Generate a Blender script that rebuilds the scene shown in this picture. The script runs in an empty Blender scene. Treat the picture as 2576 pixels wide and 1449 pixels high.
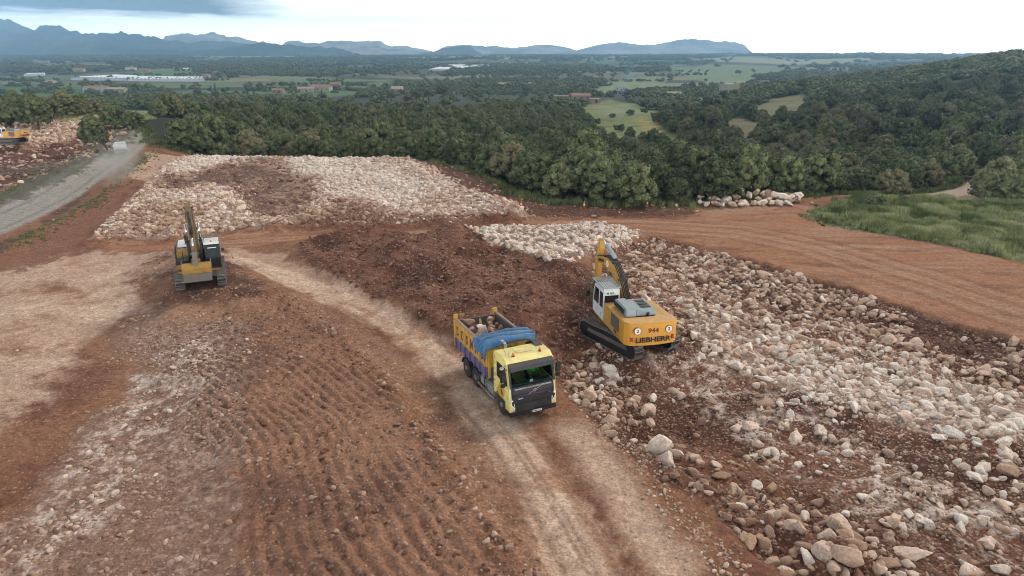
import bpy, bmesh, math, random
import numpy as np
from mathutils import Vector, Matrix, Euler
R = math.radians
sc = bpy.context.scene
# ---------------------------------------------------------------- camera, sky, sun, exposure
H = 17.0; TILT = 19.2; FPX = 1717.0
cam_d = bpy.data.cameras.new('camera'); cam = bpy.data.objects.new('camera', cam_d)
sc.collection.objects.link(cam); sc.camera = cam
cam.location = (0, 0, H); cam.rotation_euler = (R(90 - TILT), 0, 0)
cam_d.sensor_width = 36; cam_d.lens = 36 * FPX / 2576; cam_d.clip_start = 0.5; cam_d.clip_end = 60000
SUN_EL, SUN_AZ = 44, 40            # azimuth from +Y towards +X
sun_d = bpy.data.lights.new('sun', 'SUN'); sun = bpy.data.objects.new('sun', sun_d)
sc.collection.objects.link(sun)
sun_d.energy = 2.3; sun_d.angle = R(12); sun_d.color = (1.0, .93, .84)
sd = Vector((math.sin(R(SUN_AZ)) * math.cos(R(SUN_EL)), math.cos(R(SUN_AZ)) * math.cos(R(SUN_EL)), math.sin(R(SUN_EL))))
sun.rotation_euler = sd.to_track_quat('Z', 'Y').to_euler()
sc.view_settings.view_transform = 'Standard'; sc.view_settings.look = 'None'
sc.view_settings.exposure = 0.0; sc.view_settings.gamma = 1
sc.cycles.use_denoising = True; sc.cycles.filter_width = 1.0
sc.cycles.max_bounces = 5; sc.cycles.diffuse_bounces = 2; sc.cycles.glossy_bounces = 2
sc.cycles.transmission_bounces = 3; sc.cycles.volume_bounces = 0; sc.cycles.transparent_max_bounces = 8
sc.cycles.volume_step_rate = 2

def nd(t, typ, loc=None, **kw):
    n = t.nodes.new(typ)
    for k, v in kw.items():
        if k.startswith('i_'): n.inputs[k[2:].replace('_', ' ')].default_value = v
        else: setattr(n, k, v)
    return n
def ramp(t, fac, stops, interp='LINEAR'):
    n = t.nodes.new('ShaderNodeValToRGB'); n.color_ramp.interpolation = interp
    el = n.color_ramp.elements
    while len(el) < len(stops): el.new(0.5)
    for e, (p, c) in zip(el, stops):
        e.position = p; e.color = (c, c, c, 1) if not hasattr(c, '__len__') else (*c, 1)
    t.links.new(fac, n.inputs[0]); return n.outputs[0]
def mix(t, f, a, b, mode='MIX'):
    n = t.nodes.new('ShaderNodeMix'); n.data_type = 'RGBA'; n.blend_type = mode
    for s, v in ((0, f), (6, a), (7, b)):
        if hasattr(v, 'links'): t.links.new(v, n.inputs[s])
        elif hasattr(v, '__len__'): n.inputs[s].default_value = (*v, 1)
        else: n.inputs[s].default_value = v
    return n.outputs[2]
def mth(t, op, a, b=0.0, c=None):
    n = t.nodes.new('ShaderNodeMath'); n.operation = op
    for i, v in enumerate((a, b, c)):
        if v is None: continue
        if hasattr(v, 'links'): t.links.new(v, n.inputs[i])
        else: n.inputs[i].default_value = v
    return n.outputs[0]
def noise(t, vec, scale, detail=4, rough=.55, dist=0):
    n = t.nodes.new('ShaderNodeTexNoise'); n.inputs['Scale'].default_value = scale
    n.inputs['Detail'].default_value = detail; n.inputs['Roughness'].default_value = rough
    n.inputs['Distortion'].default_value = dist
    if vec is not None: t.links.new(vec, n.inputs['Vector'])
    return n.outputs[0]

world = bpy.data.worlds.new('World'); sc.world = world; world.use_nodes = True
t = world.node_tree; t.nodes.clear()
out = t.nodes.new('ShaderNodeOutputWorld')
sky = t.nodes.new('ShaderNodeTexSky'); sky.sky_type = 'NISHITA'; sky.sun_disc = False
sky.sun_elevation = R(SUN_EL); sky.sun_rotation = R(SUN_AZ)
bg1 = t.nodes.new('ShaderNodeBackground'); bg1.inputs[1].default_value = 0.10; t.links.new(sky.outputs[0], bg1.inputs[0])
tc = t.nodes.new('ShaderNodeTexCoord'); sep = t.nodes.new('ShaderNodeSeparateXYZ'); t.links.new(tc.outputs['Generated'], sep.inputs[0])
mp = t.nodes.new('ShaderNodeMapping'); mp.inputs['Scale'].default_value = (2.2, 2.2, 26); t.links.new(tc.outputs['Generated'], mp.inputs[0])
n1 = noise(t, mp.outputs[0], 1.0, 6, .6, .5)
mp2 = t.nodes.new('ShaderNodeMapping'); mp2.inputs['Scale'].default_value = (9, 9, 70); t.links.new(tc.outputs['Generated'], mp2.inputs[0])
n2 = noise(t, mp2.outputs[0], 1.0, 5, .6, .3)
# dark cloud bank to the left above about 3 degrees, brighter towards the sun on the right
lft = ramp(t, mth(t, 'MULTIPLY_ADD', sep.outputs[0], -1.0, mth(t, 'MULTIPLY_ADD', n1, .22, -.11)), [(0.30, 0), (0.38, 1)])
upz = ramp(t, mth(t, 'MULTIPLY_ADD', n2, .016, mth(t, 'MULTIPLY_ADD', n1, .01, sep.outputs[2])), [(0.052, 0), (0.058, 1)])
bank = mth(t, 'MULTIPLY', lft, upz)
thin = ramp(t, mth(t, 'MULTIPLY_ADD', n2, .03, sep.outputs[2]), [(0.045, 0), (0.065, .5), (0.12, .2)])
col = mix(t, ramp(t, sep.outputs[0], [(0.0, 0), (0.35, 1)]), (.93, .95, .94), (1.45, 1.38, 1.25))
lowz = ramp(t, sep.outputs[2], [(.0, 8.0), (.03, 6.0), (.06, 4.2), (.10, 1.6), (.15, 1.0)]); col = mix(t, 1.0, col, lowz, 'MULTIPLY')
leftish = ramp(t, mth(t, 'MULTIPLY', sep.outputs[0], -1), [(0.0, 0), (0.6, 1)])
col = mix(t, mth(t, 'MULTIPLY', leftish, thin), col, (.95, 1.0, .98))
bankcol = mix(t, ramp(t, n1, [(.4, 0), (.6, 1)]), (.10, .15, .19), (.28, .38, .43))
col = mix(t, bank, col, bankcol)
high = ramp(t, mth(t, 'MULTIPLY_ADD', n1, .3, sep.outputs[2]), [(0.3, 0), (0.6, 1)])
col = mix(t, high, col, mix(t, n1, (.45, .445, .435), (.80, .785, .76)))
bg2 = t.nodes.new('ShaderNodeBackground'); t.links.new(col, bg2.inputs[0]); bg2.inputs[1].default_value = 1.0
mx = t.nodes.new('ShaderNodeMixShader'); mx.inputs[0].default_value = 0.93
t.links.new(bg1.outputs[0], mx.inputs[1]); t.links.new(bg2.outputs[0], mx.inputs[2]); t.links.new(mx.outputs[0], out.inputs[0])

# ---------------------------------------------------------------- helpers
rng = np.random.default_rng(7); random.seed(7)
def vnoise(x, y, seed=0):
    xi = np.floor(x).astype(np.int64); yi = np.floor(y).astype(np.int64)
    fx = x - xi; fy = y - yi; fx = fx * fx * (3 - 2 * fx); fy = fy * fy * (3 - 2 * fy)
    def h(a, b):
        k = (a * 374761393 + b * 668265263 + seed * 974634777) & 0xffffffff
        k = ((k ^ (k >> 13)) * 1274126177) & 0xffffffff
        return ((k ^ (k >> 16)) & 0xffffff) / 16777215.0
    a = h(xi, yi); b = h(xi + 1, yi); c = h(xi, yi + 1); d = h(xi + 1, yi + 1)
    return (a + (b - a) * fx) * (1 - fy) + (c + (d - c) * fx) * fy
def fbm(x, y, f, o=4, seed=0, g=.5):
    s = 0; a = 1; tot = 0
    for k in range(o):
        s = s + a * (vnoise(x * f + 17.3 * k, y * f - 9.1 * k, seed + k) - .5); tot += a; a *= g; f *= 2.03
    return s / tot * 2
def sst(e0, e1, x):
    q = np.clip((x - e0) / (e1 - e0), 0, 1); return q * q * (3 - 2 * q)
cT, sT = math.cos(R(TILT)), math.sin(R(TILT))
def ray(u, v):
    a = (u - 1288) / FPX; b = (v - 724.5) / FPX
    return np.array((a, cT - b * sT, -sT - b * cT))
def P(u, v, z=0.0):                       # photo point (2576 wide) -> point on the level z
    d = ray(u, v); k = (z - H) / d[2]; return (d[0] * k, d[1] * k)
def sdf(px, py, poly):
    d = np.full(px.shape, 1e18); ins = np.zeros(px.shape, bool); n = len(poly)
    for i in range(n):
        ax, ay = poly[i]; bx, by = poly[(i + 1) % n]
        ex, ey = bx - ax, by - ay; wx, wy = px - ax, py - ay
        q = np.clip((wx * ex + wy * ey) / (ex * ex + ey * ey + 1e-12), 0, 1)
        d = np.minimum(d, (wx - ex * q) ** 2 + (wy - ey * q) ** 2)
        c = ((ay > py) != (by > py)) & (px < (bx - ax) * (py - ay) / (by - ay + 1e-12) + ax)
        ins ^= c
    return np.where(ins, np.sqrt(d), -np.sqrt(d))
def pline(px, py, pts):                   # distance to, and length along, a polyline
    d = np.full(px.shape, 1e18); s = np.zeros(px.shape); side = np.zeros(px.shape); acc = 0
    for (ax, ay), (bx, by) in zip(pts[:-1], pts[1:]):
        ex, ey = bx - ax, by - ay; L = math.hypot(ex, ey); wx, wy = px - ax, py - ay
        q = np.clip((wx * ex + wy * ey) / L ** 2, 0, 1); dd = (wx - ex * q) ** 2 + (wy - ey * q) ** 2
        m = dd < d; d = np.where(m, dd, d); s = np.where(m, acc + q * L, s)
        side = np.where(m, np.sign(wx * ey - wy * ex), side); acc += L
    return np.sqrt(d), s, side
WP = lambda pts: [P(u, v) for u, v in pts]
REG = {k: WP(v) for k, v in dict(
    pale_left=[(-60, 690), (120, 668), (250, 628), (420, 640), (440, 690), (370, 720), (330, 790), (190, 860), (70, 1000), (-80, 1120)],
    pale_mid=[(555, 632), (700, 640), (760, 680), (880, 720), (1010, 790), (1130, 860), (1080, 880), (930, 800), (780, 740), (640, 690), (560, 680)],
    red_left=[(-60, 640), (130, 560), (200, 480), (370, 445), (400, 462), (300, 530), (235, 600), (220, 640), (60, 668), (-60, 700)],
    ledge=[(310, 440), (350, 390), (480, 387), (450, 410), (395, 465)],
    orange=[(1340, 560), (1500, 547), (1700, 552), (1850, 535), (2000, 515), (2060, 545), (2200, 592), (2420, 630), (2700, 665), (2750, 900),
            (2576, 858), (2400, 808), (2200, 745), (2000, 688), (1850, 642), (1650, 594), (1500, 572), (1100, 588), (760, 600), (560, 632), (300, 632), (250, 615), (480, 600), (700, 583), (1100, 573)],
    pile=[(238, 612), (300, 530), (390, 460), (450, 400), (520, 382), (700, 385), (900, 390), (1020, 405), (1100, 440), (1200, 490), (1270, 520), (1340, 548),
          (1200, 562), (950, 572), (700, 582), (480, 597), (360, 605)],
    pile_red=[(380, 462), (480, 450), (560, 425), (600, 400), (700, 402), (740, 440), (800, 470), (780, 500), (760, 545), (650, 560), (610, 520), (590, 480), (500, 470), (420, 490)],
    pile_red2=[(850, 520), (960, 545), (1150, 556), (1330, 556), (1200, 572), (950, 580), (700, 588), (820, 560)],
    pile_white=[(700, 405), (880, 405), (1000, 450), (1080, 500), (1020, 560), (930, 520), (830, 500), (790, 470)],
    pile_white2=[(400, 440), (520, 388), (690, 392), (560, 425), (480, 450)],
    pile_ochre=[(300, 560), (400, 525), (520, 545), (480, 590), (330, 600)],
    back_red=[(930, 385), (1050, 385), (1200, 440), (1290, 490), (1380, 520), (1740, 520), (1760, 540), (1350, 552), (1200, 490), (1100, 440), (1020, 405)],
    white_mid=[(1125, 600), (1250, 578), (1490, 573), (1610, 592), (1560, 632), (1480, 650), (1400, 688), (1330, 668), (1240, 640)],
    mound=[(755, 620), (900, 595), (1120, 598), (1240, 640), (1330, 668), (1480, 690), (1530, 740), (1470, 860), (1400, 900), (1250, 880), (1110, 850), (960, 760), (830, 700), (760, 660)],
    rub_up=[(1560, 625), (1650, 598), (1850, 646), (2200, 750), (2300, 790), (2250, 900), (2000, 940), (1800, 870), (1640, 760)],
    ru_dark=[(1850, 650), (2000, 690), (2576, 862), (2700, 900), (2700, 1000), (2576, 960), (2300, 880), (2100, 810), (1950, 770), (1800, 700)],
    ru_cream=[(1700, 740), (1800, 740), (1950, 810), (2150, 880), (2400, 930), (2700, 1010), (2700, 1120), (2400, 1080), (2200, 1045), (1950, 960), (1760, 880)],
    ru_soil=[(1480, 960), (1620, 960), (1900, 1090), (1800, 1130), (1560, 1020), (1930, 960), (2250, 1070), (2700, 1170), (2700, 1290), (2250, 1150), (1980, 1050)],
    ru_edge=[(1420, 920), (1500, 1080), (1620, 1180), (1800, 1290), (2050, 1460), (2150, 1560), (2350, 1560), (2260, 1400), (2000, 1270), (1800, 1140), (1650, 1060), (1540, 960)],
    rubble=[(1560, 625), (1650, 598), (1850, 646), (2000, 692), (2200, 750), (2400, 813), (2580, 864), (2800, 930), (2900, 1600), (2080, 1600), (1960, 1420), (1800, 1290), (1620, 1180),
            (1510, 1080), (1430, 1000), (1400, 900), (1500, 860), (1730, 880), (1700, 800), (1560, 720), (1480, 690), (1490, 650)],
    dig=[(1470, 690), (1560, 720), (1700, 800), (1800, 860), (1860, 890), (1730, 890), (1500, 870), (1400, 900), (1390, 860), (1450, 800)],
    dust1=[(1600, 890), (1760, 880), (2000, 1000), (2300, 1160), (2576, 1290), (2800, 1480), (2400, 1400), (2100, 1230), (1800, 1050)],
    dust2=[(1560, 660), (1700, 660), (1750, 740), (1640, 740)],
    furrow=[(600, 790), (700, 762), (880, 880), (1030, 1060), (1130, 1200), (1300, 1460), (1500, 1800), (640, 1800), (640, 1320), (560, 1150), (430, 1080), (430, 900)],
    moundl=[(340, 700), (430, 640), (560, 640), (640, 700), (700, 760), (560, 800), (420, 810)],
    stones_l=[(330, 790), (560, 810), (640, 870), (600, 1000), (640, 1120), (560, 1240), (640, 1449), (700, 1800), (-400, 1800), (-100, 1400), (80, 1250), (230, 1060), (330, 930), (250, 880)],
    palest_l=[(130, 1230), (250, 1060), (380, 900), (520, 850), (560, 920), (430, 1080), (380, 1200), (200, 1340), (60, 1449), (0, 1400)],
    apron=[(560, 690), (760, 740), (960, 850), (1120, 970), (1300, 1200), (1450, 1449), (1550, 1800), (1350, 1800), (1260, 1440), (1130, 1200), (1030, 1060), (880, 880), (720, 760)],
    farpile=[(-60, 352), (60, 338), (200, 331), (320, 333), (330, 345), (250, 360), (150, 378), (-60, 392)],
    farred=[(-60, 360), (300, 350), (330, 340), (350, 350), (300, 380), (160, 440), (60, 480), (-60, 510)],
    lbank=[(-60, 505), (60, 470), (180, 425), (290, 375), (350, 345), (362, 352), (300, 390), (180, 450), (80, 500), (-60, 545)],
    rbank=[(-60, 640), (60, 600), (150, 545), (250, 470), (330, 415), (350, 390), (365, 390), (330, 440), (200, 480), (130, 560), (0, 640), (-60, 690)],
    grass=[(2015, 545), (2090, 512), (2150, 490), (2290, 493), (2420, 505), (2700, 505), (2800, 700), (2576, 655), (2420, 625), (2200, 588), (2080, 565)],
    path=[(2265, 498), (2385, 462), (2436, 428), (2472, 398), (2515, 398), (2485, 445), (2445, 482), (2400, 503)],
).items()}
GREY = WP([(-160, 640), (0, 568), (130, 503), (230, 438), (310, 386), (350, 362), (385, 348), (430, 342)])
PALE = WP([(560, 655), (700, 690), (840, 745), (960, 805), (1070, 868), (1150, 935), (1210, 1020), (1290, 1120), (1370, 1230), (1470, 1400), (1600, 1700)])
BERM = WP([(690, 752), (790, 830), (880, 890), (960, 960), (1030, 1060), (1130, 1200), (1215, 1330), (1290, 1449), (1400, 1650)])
RD = WP([(560, 612), (900, 590), (1300, 572), (1600, 568), (1850, 585), (2050, 625), (2300, 700), (2700, 830)])
PALE2 = WP([(1400, 1040), (1480, 1130), (1580, 1280), (1700, 1449), (1850, 1700)])
_rc = {}
def reg(name, x, y, soft=.5, amp=.5, fr=.6):
    pts = REG[name]; xs = [p[0] for p in pts]; ys = [p[1] for p in pts]; mg = soft + amp + .5
    m = (x > min(xs) - mg) & (x < max(xs) + mg) & (y > min(ys) - mg) & (y < max(ys) + mg)
    o = np.zeros(x.shape)
    if m.any():
        xx, yy = x[m], y[m]
        k = np.clip(yy / 35, 1, 3)
        o[m] = sst(-soft, soft, (sdf(xx, yy, pts) + amp * k * fbm(xx, yy, fr, 4, 91)) / 1.0)
    return o
def reg_(name, x, y, soft, amp):
    pts = REG[name]; xs = [p[0] for p in pts]; ys = [p[1] for p in pts]; mg = soft + amp * 3 + .5
    m = (x > min(xs) - mg) & (x < max(xs) + mg) & (y > min(ys) - mg) & (y < max(ys) + mg); o = np.zeros(x.shape)
    if m.any(): xx, yy = x[m], y[m]; o[m] = sst(-soft, soft, sdf(xx, yy, pts) + amp * np.clip(yy / 35, 1, 3) * fbm(xx, yy, .45, 6, 91, .68))
    return o
CARVE = []                                 # (cos, sin, x, y, half length, half width, z): ground pressed flat under machines
def zbase(x, y):
    yr = y + (24 * sst(-15, 6, x) - 55 * sst(-50, -85, x)) * (1 - sst(300, 600, y))
    z = np.interp(yr, [0, 108, 116, 154, 200, 420, 700, 1000, 1400, 3000, 5000, 9000, 30000], [0, 0, -1.0, -9.5, -11.5, -19, -29, -37, -41, -41, -30, -38, -62])
    # a gentle drop to the side of the plateau on the far left stays level; the hillside to the right climbs
    hill = 50 * sst(80, 560, x) * (1 - sst(500, 1050, y)) * sst(95, 260, y)
    hill = hill + 14 * sst(1200, 2600, x) * sst(1500, 3000, y) * (1 - sst(5000, 9000, y))
    z = z + hill
    far = sst(900, 2500, y)
    z = z + far * (fbm(x, y, 1 / 900., 3, 5) * 11 + 5) * (1 - sst(9000, 14000, y)) + sst(130, 300, y) * fbm(x, y, 1 / 70., 3, 6) * 2.0
    z = z + 5.5 * sst(50, 90, x) * sst(80, 125, y) * (1 - sst(220, 420, y)) + 3 * sst(115, 150, y) * (1 - sst(-30, 0, x)) * (1 - sst(230, 380, y))
    return z
def height(x, y):
    x = np.asarray(x, float); y = np.asarray(y, float)
    z = zbase(x, y)
    nq = (y < 172)
    if not nq.any(): return z
    X, Y = x[nq], y[nq]; q = np.zeros(X.shape)
    q += fbm(X, Y, .08, 3, 11) * .25 + fbm(X, Y, .5, 4, 12) * .06 + .055 * fbm(X, Y, 2.0, 4, 13) * np.clip(.6 + 1.5 * fbm(X, Y, .3, 2, 14), .1, 1)
    pile = reg('pile', X, Y, 1.6, .8); q += pile * (.75 + .7 * fbm(X, Y, .12, 3, 21) + .3 * fbm(X, Y, .7, 3, 22))
    q -= reg('pile_red', X, Y, 2, .8) * .5
    q += reg('white_mid', X, Y, 1.2, .5) * (.7 + .4 * fbm(X, Y, .5, 3, 23))
    md = reg('mound', X, Y, 1.6, .5)
    q += md * (1.0 + 1.5 * fbm(X, Y, .22, 3, 24) + .35 * fbm(X, Y, .8, 4, 25))
    rb = reg('rubble', X, Y, .7, .25); q += reg('ru_edge', X, Y, 1.2, .4) * (.30 + .5 * fbm(X, Y, .5, 2, 29)); q += rb * (-.45 + .45 * fbm(X, Y, .25, 3, 26) + .28 * fbm(X, Y, 1.1, 3, 27))
    q += reg('dig', X, Y, 1, .5) * (-.25 + .3 * fbm(X, Y, .6, 3, 28))
    ml = reg('moundl', X, Y, 3.0, .5); q += ml * 1.0
    fu = reg('furrow', X, Y, 2.0, 1.4)
    ph = .75 * (X + .62 * (Y - 22) + .025 * (Y - 22) ** 2) + 1.7 * fbm(X, Y, .10, 2, 31) + .16 * fbm(X, Y, .40, 3, 32)
    am = np.clip(.9 + .6 * fbm(X, Y, .25, 3, 33), .35, 1.3)
    saw = np.mod(ph / .52, 1); rid = (1 - np.abs(2 * saw - 1)) ** .8
    q += fu * (.55 + (rid - .5) * .145 * am * np.clip(1 + .9 * fbm(X, Y, .35, 3, 42), .35, 1.5) + .14 * fbm(X, Y, 2.4, 3, 34))
    db, sb, _ = pline(X, Y, BERM); q += np.exp(-(db / .55) ** 2) * (.28 + .2 * fbm(X, Y, 1.2, 3, 35)) * sst(0, 3, sb)
    ap = reg('apron', X, Y, .8, .2); dp, sp, sd2 = pline(X, Y, PALE)
    q += ap * (.045 * np.sin((sp) * 2 * math.pi / .46)) * np.clip(fbm(X, Y, .5, 2, 36) + .7, 0, 1)
    q -= np.exp(-((dp - 1.1) / .35) ** 2) * .07 + np.exp(-((dp - 3.0) / .3) ** 2) * .04
    q += reg('stones_l', X, Y, 1, .5) * (.05 * fbm(X, Y, 2.5, 3, 37))
    dg, sg, side = pline(X, Y, GREY)
    q += .35 * sst(7.5, 4.2, dg) * sst(40, 60, Y) + reg('lbank', X, Y, 1.5, .5) * .45
    q += reg('farpile', X, Y, 2, .6) * (.7 + .6 * fbm(X, Y, .25, 3, 38)) + reg('farred', X, Y, 1.5, .6) * (.3 + .4 * fbm(X, Y, .5, 3, 39))
    q += reg('back_red', X, Y, 1, .4) * .3 * (1 + fbm(X, Y, .5, 3, 40))
    for c, s, cx, cy, hl, hw, zz in CARVE:
        lx = np.abs((X - cx) * c + (Y - cy) * s); ly = np.abs(-(X - cx) * s + (Y - cy) * c)
        w = sst(1.0, 0.0, np.maximum(lx - hl, ly - hw)); q = q * (1 - w) + zz * w
    fade = 1 - sst(112, 128, Y) * sst(-60, -40, X) - sst(158, 168, Y) * (1 - sst(-60, -40, X))
    z[nq] = z[nq] + q * fade
    return z
def hz(x, y): return float(height(np.array([x]), np.array([y]))[0])
def at(u, v, zoff=0.0):                   # photo point -> point on the terrain (first hit along the line of sight)
    d = ray(u, v); y = 12.0; prev = y
    while y < 26000:
        k = y / d[1]; g = float(zbase(np.array([d[0] * k]), np.array([y]))[0]) + zoff
        if H + d[2] * k <= g:
            lo, hi = prev, y
            for _ in range(20):
                m = (lo + hi) / 2; k = m / d[1]; g = float(zbase(np.array([d[0] * k]), np.array([m]))[0]) + zoff
                if H + d[2] * k <= g: hi = m
                else: lo = m
            k = hi / d[1]; return (d[0] * k, hi)
        prev = y; y *= 1.01
    k = 25000 / d[1]; return (d[0] * k, 25000)
# machines: x, y, z, heading
TRUCK = (-.42, 32.45, .0, R(-64.5)); LIEB = (7.15, 38.85, .0, R(123)); CAT = (-23.1, 48.3, .9, R(-67))
CARVE += [(math.cos(a), math.sin(a), x, y, l, w, z) for (x, y, z, a), l, w in ((TRUCK, 4.5, 1.3), (LIEB, 2.5, 1.7), (CAT, 2.5, 1.8))]

def link(o): sc.collection.objects.link(o); return o
def tag(o, label=None, cat=None, group=None, kind=None):
    for k, v in (('label', label), ('category', cat), ('group', group), ('kind', kind)):
        if v: o[k] = v
    return o
def npmesh(name, V, Fq, mat=None, smooth=False, k=4):
    me = bpy.data.meshes.new(name); n = len(V); f = len(Fq)
    me.vertices.add(n); me.vertices.foreach_set('co', np.asarray(V, np.float32).ravel())
    me.loops.add(f * k); me.loops.foreach_set('vertex_index', np.asarray(Fq, np.int32).ravel())
    me.polygons.add(f); me.polygons.foreach_set('loop_start', np.arange(0, f * k, k, dtype=np.int32))
    me.polygons.foreach_set('loop_total', np.full(f, k, np.int32))
    if smooth: me.polygons.foreach_set('use_smooth', np.ones(f, bool))
    me.update(calc_edges=True)
    if mat: me.materials.append(mat)
    return me
def attr(me, name, typ, data, dom='POINT'):
    a = me.attributes.new(name, typ, dom)
    a.data.foreach_set({'FLOAT': 'value', 'INT': 'value', 'FLOAT_VECTOR': 'vector', 'FLOAT_COLOR': 'color'}[typ], np.asarray(data).ravel())
def newmat(name, rough=.8):
    m = bpy.data.materials.new(name); m.use_nodes = True; b = m.node_tree.nodes['Principled BSDF']
    b.inputs['Roughness'].default_value = rough; b.inputs['Specular IOR Level'].default_value = .25
    return m, m.node_tree, b
def sheet(name, ys, a0, a1, n, off, mat, drop=0):
    a = np.linspace(a0, a1, n); Yg, A = np.meshgrid(ys, a, indexing='ij'); Xg = A * (Yg + off)
    x, y = Xg.ravel(), Yg.ravel(); z = height(x, y) - drop
    m = len(ys); i = np.arange((m - 1) * n).reshape(m - 1, n)[:, :-1].ravel()
    Fq = np.stack([i, i + 1, i + n + 1, i + n], 1)
    me = npmesh(name, np.stack([x, y, z], 1), Fq, mat, True)
    return me, x, y, z
# ---------------------------------------------------------------- ground colours (albedo of each soil)
C = dict(red=(.20, .078, .042), dark=(.092, .035, .021), pale=(.47, .305, .212), paler=(.57, .41, .30), orange=(.33, .142, .068), grey=(.29, .25, .205),
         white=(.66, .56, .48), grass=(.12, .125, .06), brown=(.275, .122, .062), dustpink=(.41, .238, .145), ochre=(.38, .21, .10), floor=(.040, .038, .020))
def lerp(c, col, w): return c + (np.array(col)[None, :] - c) * w[:, None]
def near_colors(x, y):
    reg = lambda nm, X, Y, s_=.5, a_=.5: reg_(nm, X, Y, s_ * .4, a_ * 1.7)
    n = len(x); c = np.repeat(np.array([C['brown']]), n, 0)
    nb = fbm(x, y, .35, 6, 51, .62); nf = fbm(x, y, 1.5, 4, 52, .65); nh = fbm(x, y, 5, 3, 53)
    c = lerp(c, C['red'], sst(-.1, .35, nb)); c = lerp(c, C['dustpink'], .55 * sst(.1, .6, fbm(x, y, .12, 3, 54)))
    c = lerp(c, C['red'], reg('red_left', x, y, 1.2, .8) * .7); c = lerp(c, (.25, .11, .06), reg('red_left', x, y, 1.2, .8) * .5)
    c = lerp(c, C['pale'], reg('pale_left', x, y, 2.5, 2.0) * sst(-.7, .1, nb + .3 * nf) * .9)
    c = lerp(c, C['paler'], reg('pale_left', x, y, 1.5, 1.5) * sst(.1, .7, fbm(x, y, .25, 4, 55)) * .6)
    c = lerp(c, C['dustpink'], reg('apron', x, y, .8, .4) * (.35 + .3 * nf)); c = lerp(c, C['paler'], reg('apron', x, y, .8, .4) * sst(.35, .7, nh * .6 + nf * .7) * .7)
    c = lerp(c, C['pale'], reg('pale_mid', x, y, 1.2, .8) * .7)
    o = reg('orange', x, y, .35, .35); st = fbm(x * .25, y * 1.3, .9, 4, 56)
    c = lerp(c, C['orange'], o); c = lerp(c, (.35, .195, .12), o * sst(-.1, .5, st) * .7); c = lerp(c, C['dustpink'], o * sst(.2, .6, fbm(x * .3, y * 1.2, .5, 4, 57)) * .4)
    c = lerp(c, (.20, .085, .045), o * sst(.15, .6, fbm(x * .2, y, 1.0, 4, 58)) * .7)
    gr = np.array([(2050, 545), (1900, 548), (2060, 560)]); 
    rd, rs_, _ = pline(x, y, RD); c = lerp(c, (.21, .09, .047), o * (np.exp(-((rd - 1.0) / .22) ** 2) + np.exp(-((rd - 3.1) / .3) ** 2)) * (.5 + .5 * nf)); c = lerp(c, (.37, .22, .14), o * (np.exp(-((rd - .4) / .35) ** 2) + np.exp(-((rd - 2.3) / .4) ** 2)) * .55)
    dp, sp, _ = pline(x, y, PALE); wd = np.interp(sp, [0, 12, 22, 30, 60], [1.2, 1.3, 1.2, 1.35, 1.5])
    e = dp - wd + .9 * nb + .6 * nf
    c = lerp(c, (.235, .12, .08), reg('apron', x, y, .8, .4) * sst(.1, .8, np.sin(sp * 2 * math.pi / .46)) * .45); c = lerp(c, C['pale'], sst(.35, -.35, e)); c = lerp(c, C['paler'], sst(.4, -.9, e) * sst(-.3, .5, nf) * .7)
    c = lerp(c, C['orange'], sst(.5, -.5, e) * sst(.2, .55, fbm(x, y, .5, 4, 59)) * .6)
    c = lerp(c, (.27, .145, .09), (np.exp(-((dp - .95) / .16) ** 2) + np.exp(-((dp - .15) / .12) ** 2)) * np.clip(.35 + .9 * fbm(x, y, .3, 2, 62), 0, .7) * sst(8, 20, sp))
    d2, s2, _ = pline(x, y, PALE2); e = d2 - .85 + .5 * nb + .5 * nf; c = lerp(c, C['pale'], sst(.7, -.6, e) * sst(0, 2, s2))
    c = lerp(c, C['brown'], np.exp(-((d2 - 1.9) / .25) ** 2) * .5)
    pl = reg('pile', x, y, .8, .5); c = lerp(c, (.42, .30, .235), pl * (.6 + .3 * nf)); c = lerp(c, C['white'], .7 * np.maximum(reg('pile_white', x, y, 2, 1), reg('pile_white2', x, y, 1.5, 1)))
    c = lerp(c, C['ochre'], reg('pile_ochre', x, y, 1.5, 1) * .6); c = lerp(c, C['dark'], reg('pile_red', x, y, 1.5, 1) * .8 * sst(-.5, .2, nf + nb))
    c = lerp(c, C['red'], reg('pile_red2', x, y, .8, .5) * .8); c = lerp(c, C['dark'], reg('back_red', x, y, .8, .5) * .8)
    c = lerp(c, C['pale'], reg('ledge', x, y, .7, .4) * .8)
    c = lerp(c, (.30, .25, .22), reg('white_mid', x, y, .8, .5) * .6)
    m = reg('mound', x, y, .7, .4); c = lerp(c, (.19, .076, .043), m * .9); c = lerp(c, (.26, .145, .10), m * sst(.1, .5, nf + .4 * nh) * .5); c = lerp(c, C['dark'], m * np.maximum(sst(0, .4, fbm(x, y, .3, 3, 60)), sst(0, 9, x) * .8) * .8)
    r = reg('rubble', x, y, .35, .2); c = lerp(c, C['red'], r * .8); c = lerp(c, C['dark'], r * sst(-.2, .3, nb) * .7); c = lerp(c, C['dark'], np.maximum(reg('ru_dark', x, y, 1, .8), reg('ru_soil', x, y, 1.2, 1.2)) * .7); c = lerp(c, (.50, .385, .30), reg('ru_cream', x, y, 1, .8) * .55)
    c = lerp(c, (.58, .46, .38), reg('dust1', x, y, 1.2, 1.0) * sst(-.15, .35, nf + .5 * nb) * .8); c = lerp(c, C['dustpink'], reg('dust2', x, y, 1.5, 1) * .8)
    c = lerp(c, C['dark'], reg('dig', x, y, .8, .6) * .8)
    f = reg('furrow', x, y, 1.6, 1.3); c = lerp(c, (.31, .152, .088), f); c = lerp(c, (.17, .08, .05), f * sst(0, .5, fbm(x, y, .18, 3, 61)) * .8)
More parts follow.
